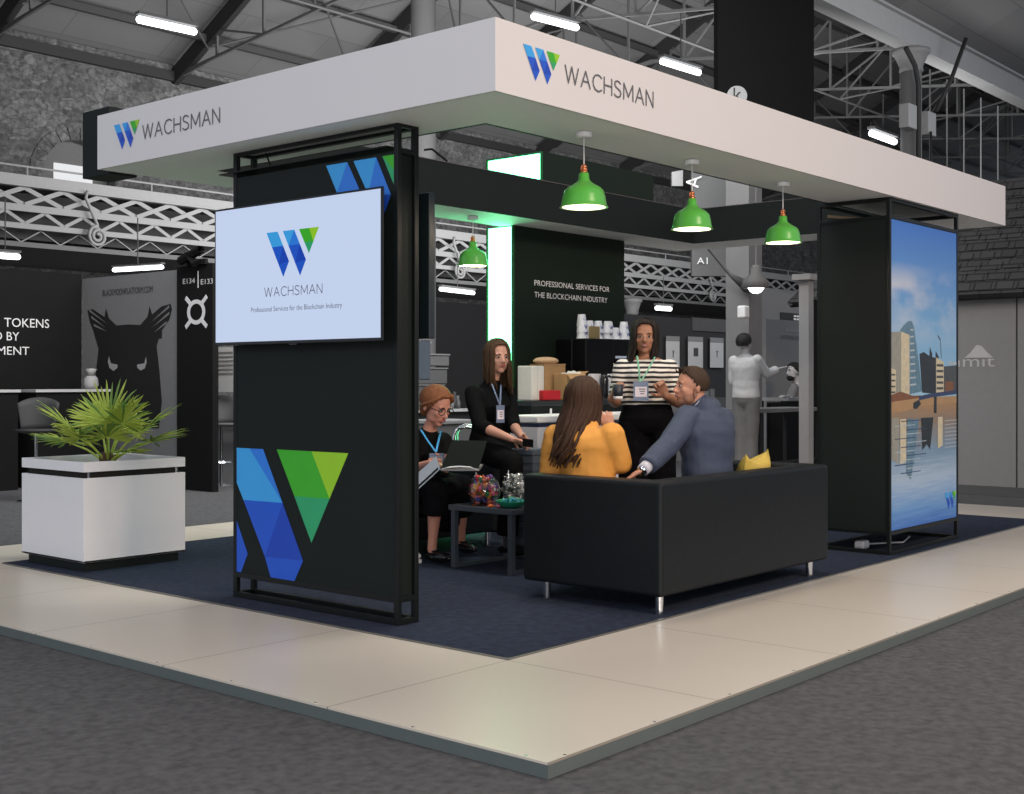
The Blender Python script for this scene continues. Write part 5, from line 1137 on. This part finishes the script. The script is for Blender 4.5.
# poster behind left of the tv, high stool behind
m = MB(); a = at(213,346,15.0); b_ = at(237,393,15.0); m.prism([at(212,347,15),at(235,347,15),at(235,392,15),at(212,392,15)], FW*.05)
ip = m.build('information_board', g(135)); tag(ip, 'pale information board just below and left of the big television', 'board')
m = MB()
for k in range(6): v = 352+k*4.2; m.prism([at(213,v,14.99),at(233,v-.4,14.99),at(233,v+.9,14.99),at(213,v+1.3,14.99)], FW*-.003)
m.build('printed_lines', g(80), ip)
def stool(label, c, h=.75, shell=90, grp='white-shell bar stools of the neighbouring stand'):
    t = thing('bar_stool', label, 'stool', c, grp); c = V(*c)
    m = MB(); m.lathe(c, [(.19,0.001),(.19,.012),(.03,.03)], 24); m.build('foot', M_chrome, t)
    m = MB(); m.tube([c+V(0,0,.02), c+V(0,0,h-.05)], .02, 10); m.build('pole', M_chrome, t)
    m = MB(); n = 14
    prof = [(.19,.0),(.20,.02),(.19,.04),(.02,.03)]; m.lathe(c+V(0,0,h-.05), [(.12,0),(.2,.02),(.21,.045),(.02,.04)], 20); m.build('seat', g(shell), t, smooth=True)
    if shell:
        m = MB(); vs = []; 
        for j in range(6):
            for i in range(9):
                a = -1.0+i*.25; r = .20+.05*j/5; vs.append(c+V(r*math.cos(a+.9),r*math.sin(a+.9),h-.02+.34*j/5*(1-.18*(i-4)**2/16)))
        f = [(j*9+i,j*9+i+1,(j+1)*9+i+1,(j+1)*9+i) for j in range(5) for i in range(8)]; m.add(vs, f); ob = m.build('backrest', g(shell), t, smooth=True)
        q = ob.modifiers.new('s','SOLIDIFY'); q.thickness = .012
    m = MB(); m.tube([c+V(.14*math.cos(a),.14*math.sin(a),.28) for a in [i*.63 for i in range(11)]], .009, 6); m.tube([c+V(0,0,.28),c+V(.14,0,.28)],.009,6); m.build('foot_ring', M_chrome, t)
p = at(221,487,14.9); stool('pale bar stool visible in the gap left of the display wall', (p.x,p.y,GZ))
p = at(36,500,13.0); stool('dim grey bar stool behind the planter palm, left', (p.x,p.y,GZ+.001), shell=50)
# black bar counters with white tops
for k, (u0, u1, lb) in enumerate(((-30,18,'left edge of the picture'),(36,108,'palm'))):
    a = Xp(0,0); y = 13.6-.1*k
    def Yp(u): d = y/(.64947-(u-HX)/FPX*.76038); return at(u,380,d).x
    t = thing('bar_counter', 'black draped bar counter with pale top, by the %s' % lb, 'counter', ((Yp(u0)+Yp(u1))/2,y,GZ), 'black bar counters of the neighbouring stand')
    m = MB(); m.box(Yp(u0),Yp(u1),y,y+.4,GZ+.001,1.055); m.build('body', M_bk, t)
    m = MB(); m.box(Yp(u0)-.02,Yp(u1)+.02,y-.03,y+.43,1.06,1.09); m.build('top', g(170), t)
m = MB(); yv = 13.7; dv = yv/(.64947-(91-HX)/FPX*.76038); c = V(at(91,391,dv).x,yv,1.0905); m.lathe(c, [(.06,0),(.09,.05),(.08,.13),(.05,.16)], 18); m.lathe(c, [(.03,.165),(.07,.24),(.02,.25)], 12)
tag(m.build('glass_vase', g(150), smooth=True), 'small pale round vase on the bar counter before the owl poster', 'vase')
# low dark skirting behind the black counters: black table wall
m = MB(); a = at(-40,480,14.2); m.box(4.6,8.4,14.1,14.38,GZ,1.04); tag(m.build('storage_bench', M_bk), 'long black storage bench below the words on the black wall', 'bench')
# ---- seen through the stand, centre
def Yx(u, y): d = y/(.64947-(u-HX)/FPX*.76038); return at(u,380,d).x
def Yz(u, v, y): d = y/(.64947-(u-HX)/FPX*.76038); return EYE+(HY-v)/FPX*d
y = 15.5; m = MB(); m.box(Yx(425,y),Yx(500,y),y,y+.08,GZ,Yz(460,303,y)); tag(m.build('dark_partition', mat('dark_grey_mesh',srgb(32,32,34),.9,bump=.5,bscale=200)), 'dark grey partition seen left of the glowing mint panel', 'partition')
y = 11.0; zt = Yz(430,410,y); t = thing('buffet_table', 'pale edged buffet table carrying trays behind the seated woman with glasses', 'table', (Yx(455,y),y+.3,GZ))
x0, x1 = Yx(415,y), Yx(478,y); m = MB(); m.box(x0,x1,y,y+.7,zt-.03,zt); m.build('top', g(165), t)
m = MB(); m.box(x0+.03,x1-.05,y+.05,y+.65,GZ+.001,zt-.031); m.build('body', g(26), t)
for k, (u0, u1, v0, v1, gr, lb) in enumerate(((412,450,398,384,76,'lowest grey'),(412,453,384,367,84,'wide pale middle'),(412,455,366,353,95,'pale grey upper'),(412,436,353,341,120,'small white topmost'))):
    zz0, zz1 = Yz(430,v0,y)+.004, Yz(430,v1,y)-.004
    if k == 0: zz0 = zt+.001
    t = thing('food_tray', lb+' tray of the stack on the buffet table', 'tray', ((Yx(u0,y)+Yx(u1,y))/2,y+.3,zz0), 'stacked trays on the buffet table')
    m = MB(); m.box(Yx(u0,y),Yx(u1,y),y+.1,y+.5,zz0,zz1-.02); m.build('tray', g(gr), t, bevel=.008)
    m = MB(); m.box(Yx(u0,y)-.01,Yx(u1,y)+.01,y+.09,y+.51,zz1-.018,zz1-.001); m.build('rim', g(gr+25), t)
rn = random.Random(2)
for k in range(5):
    p = V(Yx(459+k*3.2,y),y+.25,zt+.001); m = MB(); s_ = .13+.05*(k%2); m.lathe(p, [(.035,0),(.04,s_*.6),(.02,s_),(.022,s_+.04)], 12)
    tag(m.build('bottle', g(60+30*(k%3)), smooth=True), 'small grey bottle standing on the buffet table beside the trays', 'bottle', 'bottles on the buffet table')
y = 9.3; m = MB(); m.box(Yx(440,y),Yx(474,y),y,y+.5,GZ,Yz(455,424,y)); 
wc = m.build('grey_chest', g(92), bevel=.02); tag(wc, 'grey chest with pale lid between the two seated women', 'chest')
m = MB(); m.box(Yx(440,y)-.02,Yx(474,y)+.02,y-.02,y+.52,Yz(455,424,y),Yz(455,420,y)); m.build('lid', g(130), wc, bevel=.01)
t = thing('tube_chair', 'chair with bent chrome tube arms beside the seated woman in black', 'chair', at(462,520,9.6))
m = MB(); bs = at(462,430,9.6); 
for s_ in (0,.42):
    o = FW*s_; m.tube([at(454,500,9.5)+o,at(454,436,9.5)+o,at(457,429,9.5)+o,at(464,427,9.5)+o,at(474,428,9.5)+o,at(480,440,9.5)+o,at(480,500,9.5)+o], .013, 8)
m.build('frame', M_chrome, t, smooth=True)
m = MB(); p = at(467,455,9.7); m.ell(p, RT*.2, FW*.2, V(0,0,.03), 16, 8); m.build('seat', g(60), t, smooth=True)
# dark booth wall with hanging posters, right of the back wall
y = 11.5; xa, xb = Yx(622,y), Yx(727,y); m = MB(); m.box(xa,xb,y,y+.08,GZ,Yz(655,316,y)); dw = m.build('dark_booth_wall', mat('charcoal_board',srgb(40,40,42),.85)); tag(dw, 'dark grey booth wall behind the woman in the striped top', 'wall panel')
m = MB(); m.box(Yx(692,y),xb,y-.02,y-.002,Yz(700,331,y)-.0,Yz(700,318,y)); m.build('header', g(72), dw)
for k, (u0, u1, v0, v1, lb) in enumerate(((664,677,336,368,'left, partly behind the hair of the striped-top woman'),(686,700.5,336.5,367.5,'middle, with a dark square printed on it'),(708,721,337.5,367.5,'right, beside the pale pier'))):
    t = thing('hanging_poster', 'white hanging poster, '+lb, 'poster', (Yx((u0+u1)/2,y),y-.04,Yz(u0,v1,y)), 'white posters on the dark booth wall')
    m = MB(); m.box(Yx(u0,y),Yx(u1,y),y-.05,y-.04,Yz(u0,v1,y),Yz(u0,v0+5,y)); m.build('sheet', g(190), t)
    m = MB(); m.box(Yx(u0,y),Yx(u1,y),y-.052,y-.04,Yz(u0,v0+4.8,y),Yz(u0,v0,y)); m.build('header', g(130), t)
    m = MB(); q = (Yx(u0,y)+Yx(u1,y))/2; zc_ = Yz(u0,352,y)
    if k == 1: m.box(q-.07,q+.07,y-.055,y-.051,zc_-.07,zc_+.07)
    else:
        m.lathe(V(q,y-.053,zc_+.02), [(.03,0),(.03,.002)], 14); m.box(q-.008,q+.008,y-.055,y-.051,zc_-.09,zc_+.02)
    m.build('printed_mark', g(60), t)
# brochure bench below the posters
m = MB(); m.box(Yx(695,10.4),Yx(730,10.4),10.4,10.9,GZ,Yz(710,398,10.4)); tag(m.build('display_plinth', g(95)), 'grey plinth under the white hanging posters', 'plinth')
for k in range(3):
    m = MB(); x = Yx(701+k*6,10.5); m.box(x-.05,x+.05,10.5,10.6,Yz(710,398,10.4)+.001,Yz(710,398,10.4)+.22-.04*k); tag(m.build('brochure_box', g(150-15*k)), 'pale upright brochure box standing on the grey plinth', 'brochure box', 'brochure boxes on the plinth')
# pale square pier
p = at(744,500,15.5); m = MB(); hx = .16; m.box(p.x-hx,p.x+hx,p.y-hx,p.y+hx,GZ,4.25); pr_ = m.build('pier', mat('plastered_pier',srgb(98,98,98),.9,var=.12,scale=5)); tag(pr_, 'thick pale grey pier behind the man in the white shirt', 'pillar')
c = at(743,312,15.0); m = MB(); m.box(c.x-.06,c.x+.06,c.y-.06,c.y+.05,c.z-.075,c.z+.075); tag(m.build('wall_speaker', g(190), bevel=.02), 'small white speaker mounted on the pale grey pier', 'speaker')
# grey industrial pendant
c = at(756,288,13.2); t = thing('industrial_lamp', 'large grey bell-shaped lamp hanging in front of the pale pier', 'lamp', c)
m = MB(); o = [(.03,.24),(.05,.22),(.06,.15),(.13,.07),(.135,.0)]; m.lathe(c, o+[(a-.006,z-.004) for a, z in o[::-1]], 28, close=True); m.build('lamp_shade', g(90), t, smooth=True)
m = MB(); m.sph(c+V(0,0,.03), .09, 14, 8); m.build('bulb', M_tube, t, smooth=True)
m = MB(); m.tube([c+V(0,0,.24), c+V(0,0,1.6)], .008, 6); m.build('cord', g(120), t)
c = at(737,285,15.2); m = MB(); m.tube([c+V(0,0,0)+RT*.1, c+RT*-.08+V(0,0,.12), c+RT*-.35+V(0,0,.45), c+RT*-.5+V(0,0,.55)], [.07,.02,.02,.03], 8); m.sph(c+RT*.12, .09)
tag(m.build('spot_lamp', g(60), smooth=True), 'dark spot lamp on a slanted arm at the top of the pale pier', 'lamp')
# A1 hanging sign
c0 = at(690,160,16.5); m = MB(); m.prism([at(692,150,16.5),at(727,150,16.5),at(727,276,16.5),at(692,276,16.5)], FW*.12)
hs = m.build('hanging_sign', g(84)); tag(hs, 'grey hanging aisle sign with white letters A1 beside the pale pier', 'sign')
m = MB(); a = at(697,264,16.48); writing(m, 'A1', a, RT, UP, width=.14, height=.085, thick=.004)
a = at(698,188,16.48); writing(m, 'A', a+RT*.0, UP*.94+RT*.3, -RT, width=.17, height=.18, thick=.004); m.build('lettering', g(215), hs)
m = MB(); a = at(676,160,17); m.prism([at(672,172,17),at(683,170,17),at(683,186,17),at(672,186,17)], FW*.1); tag(m.build('flood_light', g(150)), 'small pale flood lamp next to the A1 sign', 'lamp')
# black banner with k
m = MB(); m.prism([at(718,-60,17),at(814,-60,17),at(814,135,17),at(718,135,17)], FW*.35)
bb = m.build('hanging_banner', mat('black_cloth',srgb(14,14,14),.9,spec=.1)); tag(bb, 'huge black hanging banner block with a round white k sign above the canopy', 'banner')
m = MB(); c = at(737,96,16.98); n = 32; m.prism([c+RT*.137*math.cos(2*PI*k/n)+UP*.137*math.sin(2*PI*k/n) for k in range(n)], -FW*.01); dk = m.build('round_sign', g(140), bb)
m = MB(); writing(m, 'k', c-FW*.012-RT*.05+UP*-.06, RT, UP, height=.17, width=.11, thick=.004); m.build('lettering', g(35), bb)
# right neighbouring stand with shingled roof
XB = 14.9; by0, by1 = 3.2, 7.75
wp = thing('neighbour_stand', 'pale grey stand front with a dark shingled roof at the right edge', 'exhibition stand', (XB,5.5,GZ))
m = MB(); m.box(XB,XB+.15,by0,5.02,GZ,2.25); m.box(XB+.05,XB+.15,5.02,5.04,GZ,2.25); m.box(XB,XB+.15,5.04,6.3,GZ,2.25); m.build('front_wall', g(118), wp)
m = MB(); m.box(XB-1.2,XB+.3,by0-1,6.9,GZ+.0005,GZ+.006); m.build('floor_mat', g(70), wp)
sh, nt, b = nodes('slate_shingles')
tc = nt.nodes.new('ShaderNodeTexCoord'); br = nt.nodes.new('ShaderNodeTexBrick'); mp = nt.nodes.new('ShaderNodeMapping'); mp.inputs['Rotation'].default_value = (PI/2,0,PI/2)
nt.links.new(tc.outputs['Object'], mp.inputs[0])
sx2 = nt.nodes.new('ShaderNodeSeparateXYZ'); cb2 = nt.nodes.new('ShaderNodeCombineXYZ'); nt.links.new(tc.outputs['Object'], sx2.inputs[0]); nt.links.new(sx2.outputs[1], cb2.inputs[0]); nt.links.new(sx2.outputs[2], cb2.inputs[1])
nt.links.new(cb2.outputs[0], br.inputs[0]); br.inputs['Scale'].default_value = 2.2; br.inputs['Color1'].default_value = (.030,.030,.031,1); br.inputs['Color2'].default_value = (.045,.045,.046,1); br.inputs['Mortar'].default_value = (.010,.010,.010,1); br.inputs['Mortar Size'].default_value = .02; br.inputs['Row Height'].default_value = .22; br.inputs['Brick Width'].default_value = .55
nt.links.new(br.outputs['Color'], b.inputs['Base Color']); b.inputs['Roughness'].default_value = .8
m = MB(); e0 = [V(XB-.25,by0,2.2),V(XB-.25,7.85,2.2),V(XB+1.0,6.95,3.7),V(XB+1.0,by0,3.7)]
m.prism(e0, V(.1,0,-.06)); m.prism([V(XB-.25,7.85,2.2),V(XB+2.5,7.85,2.2),V(XB+1.0,6.95,3.7)], V(0,-.05,-.05)); m.build('shingled_roof', sh, wp)
# rows of raised shingle edges
m = MB()
rn = random.Random(8)
for r in range(11):
    f = (r+.3)/11.5; z = 2.2+1.5*f; x = XB-.25+1.25*f-.012; yend = 7.85-.9*f
    k = 0; yy = by0+(.13 if r%2 else 0)
    while yy+.24 < yend:
        jz = rn.uniform(-.008,.008); m.prism([V(x-.004,yy+.01,z+jz),V(x-.004,yy+.235,z+jz),V(x+.075,yy+.235,z+.10),V(x+.075,yy+.01,z+.10)], V(-.003,0,.002)); yy += .25
m.build('shingle', sh, wp)
m = MB(); q = Xp(947,367.5,XB); z0 = q.z; a = Xp(995,366.5,XB-.002); b_ = Xp(944,366.5,XB-.002)
writing(m, 'mmit', V(XB-.004,b_.y,a.z), V(0,-1,0), UP, width=b_.y-a.y, height=.125, thick=.002)
c = Xp(979,356,XB-.004); m.prism([c+V(0,.17,-.02),c+V(0,.10,.04),c+V(0,.03,.13),c+V(0,-.03,.12),c+V(0,-.10,.04),c+V(0,-.17,-.02)], V(-.003,0,0)); m.build('lettering', g(165), wp)
m = MB(); a = V(12.0,6.2,GZ); m.box(11.925,12.035,6.14,6.25,GZ+.055,2.28); m.box(11.865,12.095,6.09,6.30,2.24,2.30)
po = m.build('post', g(140)); tag(po, 'slim pale grey square post standing just left of the display tower', 'post')
# small booth beyond: grey panel, dark tables
y = 8.9; xa = Yx(766,y); xb = Yx(830,y); m = MB(); m.box(xa,xb,y,y+.06,GZ,Yz(780,320,y)); gp = m.build('grey_booth_wall', g(112)); tag(gp, 'mid grey booth wall behind the far seated man', 'wall panel')
m = MB(); wtext(m, 'ATTRIBUTE', 781, 339, 800, 4, y-.006); m.build('lettering', g(70), gp)
m = MB(); wtext(m, 'PROGRAM', 785, 331.5, 799, 2.4, y-.006); m.build('lettering', g(150), gp)
y = 12.5; m = MB(); m.box(Yx(735,y),Yx(830,y),y,y+.06,GZ,Yz(780,292,y)); up_ = m.build('grey_partition', g(96)); tag(up_, 'tall grey partition behind the pale pier and the square post', 'partition')
m = MB(); m.box(Yx(780,y),Yx(799,y),y-.02,y-.002,Yz(790,320,y),Yz(790,313,y)); m.build('dark_window', g(20), up_)
m = MB()
for a, b_ in ((792.8,795),(795.8,798)):
    for v in (315,318): m.box(Yx(a,y),Yx(b_,y),y-.03,y-.021,Yz(790,v+1.8,y),Yz(790,v,y))
m.build('window_pane', g(210), up_)
# second emblem banner seen in the narrow gap by the tower
y = 7.2; m = MB(); x0, x1 = Yx(813,y), Yx(826,y); m.box(x0,x1,y,y+.06,GZ,Yz(820,300,y)); eb = m.build('emblem_banner', M_bk); tag(eb, 'narrow black banner with part of a round pale emblem beside the tower', 'banner')
m = MB(); c = V(Yx(823.5,y),y-.01,Yz(820,339,y)); n = 24; vs = [c+V(r*math.cos(2*PI*k/n),0,r*math.sin(2*PI*k/n)) for r in (.10,.07) for k in range(n)]; m.add(vs, [(k,(k+1)%n,n+(k+1)%n,n+k) for k in range(n)])
for sz in (-1,1): m.bar(c+V(-.06,0,sz*.07),c+V(-.11,0,sz*.11),.004,.035)
m.build('emblem', g(190), eb)
# tables of the far booth
def ftable(label, u0, u1, y0, dy, vt, gr, leg=20):
    zt = Yz((u0+u1)/2, vt, y0); x0, x1 = Yx(u0,y0+dy), Yx(u1,y0)
    t = thing('meeting_table', label, 'table', ((x0+x1)/2,y0+dy/2,GZ))
    m = MB(); m.box(x0,x1,y0,y0+dy,zt-.04,zt); m.build('table_top', g(gr), t)
    for x in (x0+.03,x1-.06):
        for yy in (y0+.02,y0+dy-.05): m = MB(); m.box(x,x+.035,yy,yy+.035,GZ+.001,zt-.04); m.build('leg', g(leg), t)
    m = MB(); m.box(x0+.06,x1-.06,y0+.03,y0+.05,.25,.28); m.build('rail', g(leg), t)
    return t, zt
ftable('long dark table with grey top behind the sofa, in front of the white-shirt man', 722, 822, 6.95, .5, 409, 95)
t, zt = ftable('pale-topped table where the far bearded man sits', 758, 812, 7.9, .45, 398, 130)
y = 7.95; m = MB(); x0, x1 = Yx(762,y), Yx(800,y); m.box(x0,x1,7.83,7.88,.1,zt-.05); tag(m.build('table_drape', M_bk), 'black cloth drape hanging in front of the far pale table', 'cloth')
# distant slender frames on the right under the beam
m = MB(); m.box(44,60,14,14.2,5.8,6.2); tag(m.build('distant_duct', g(70)), 'distant ventilation duct at the far right under the roof', 'duct')
for k in range(5):
    p = at(930+k*17, 140, 30+k); m = MB(); m.tube([V(p.x,p.y,4.2),V(p.x,p.y,8.6)],.02,5); tag(m.build('hanging_rod', g(110)), 'thin vertical hanging rod at the far right under the roof', 'rod', 'hanging rods at the far right')
# ================================================================ LIGHT AND CAMERA
def area(name, loc, tgt, e, col, sx_, sy_):
    l = bpy.data.lights.new(name, 'AREA'); l.shape = 'RECTANGLE'; l.size = sx_; l.size_y = sy_; l.energy = e; l.color = col
    o = bpy.data.objects.new(name, l); C.objects.link(o); o.location = loc
    o.rotation_euler = (Vector(tgt)-Vector(loc)).to_track_quat('-Z','Y').to_euler(); return o
W = bpy.data.worlds.new('World'); bpy.context.scene.world = W; W.use_nodes = True
W.node_tree.nodes['Background'].inputs[0].default_value = (.80,.86,1.0,1); W.node_tree.nodes['Background'].inputs[1].default_value = .5
area('hall_light_right', (3.5,-6.0,6.5), (7.0,4.5,0.5), 700, (1,.78,.61), 3.0, 1.6)
area('soffit_fill', (-4.5,-5.5,.9), (6.5,4.0,2.3), 500, (1,.95,.90), 5.0, 2.4)  # unseen low fill, added to brighten the canopy underside and the faces
area('hall_light_left', (-5.5,5.0,6.0), (5.5,6,1.0), 215, (.86,.90,1), 4, 2)
area('hall_light_above', (6.5,4.9,7.5), (6.8,5.0,0), 260, (1,.96,.9), 2.5, 1.6)
area('roof_fill', (24,15,4.6), (26,24,11), 2600, (1,1,1), 18, 4)  # unseen uplight added to brighten the roof and far wall
area('column_fill', (24,4,6.0), (27,14,7.5), 450, (1,1,1), 8, 2)  # not a hall fitting: added to lift the tall column's dark near side
area('back_hall_fill', (9,8.5,5.6), (12,16,1.0), 650, (1,1,1), 8, 3)  # added fill that lifts the back of the hall behind the canopy
cam = bpy.data.cameras.new('camera'); co = bpy.data.objects.new('camera', cam); C.objects.link(co)
co.location = (0,0,EYE); co.rotation_euler = (PI/2, 0, math.atan2(FW.y,FW.x)-PI/2)
cam.sensor_width = 36; cam.lens = FPX/1024*36; cam.shift_y = -17/1024; cam.clip_end = 200
bpy.data.scenes.remove(TS)
S_ = bpy.context.scene; S_.camera = co
S_.view_settings.view_transform = 'Standard'; S_.view_settings.look = 'None'; S_.view_settings.exposure = 0; S_.view_settings.gamma = 1; S_.view_settings.use_curve_mapping = False
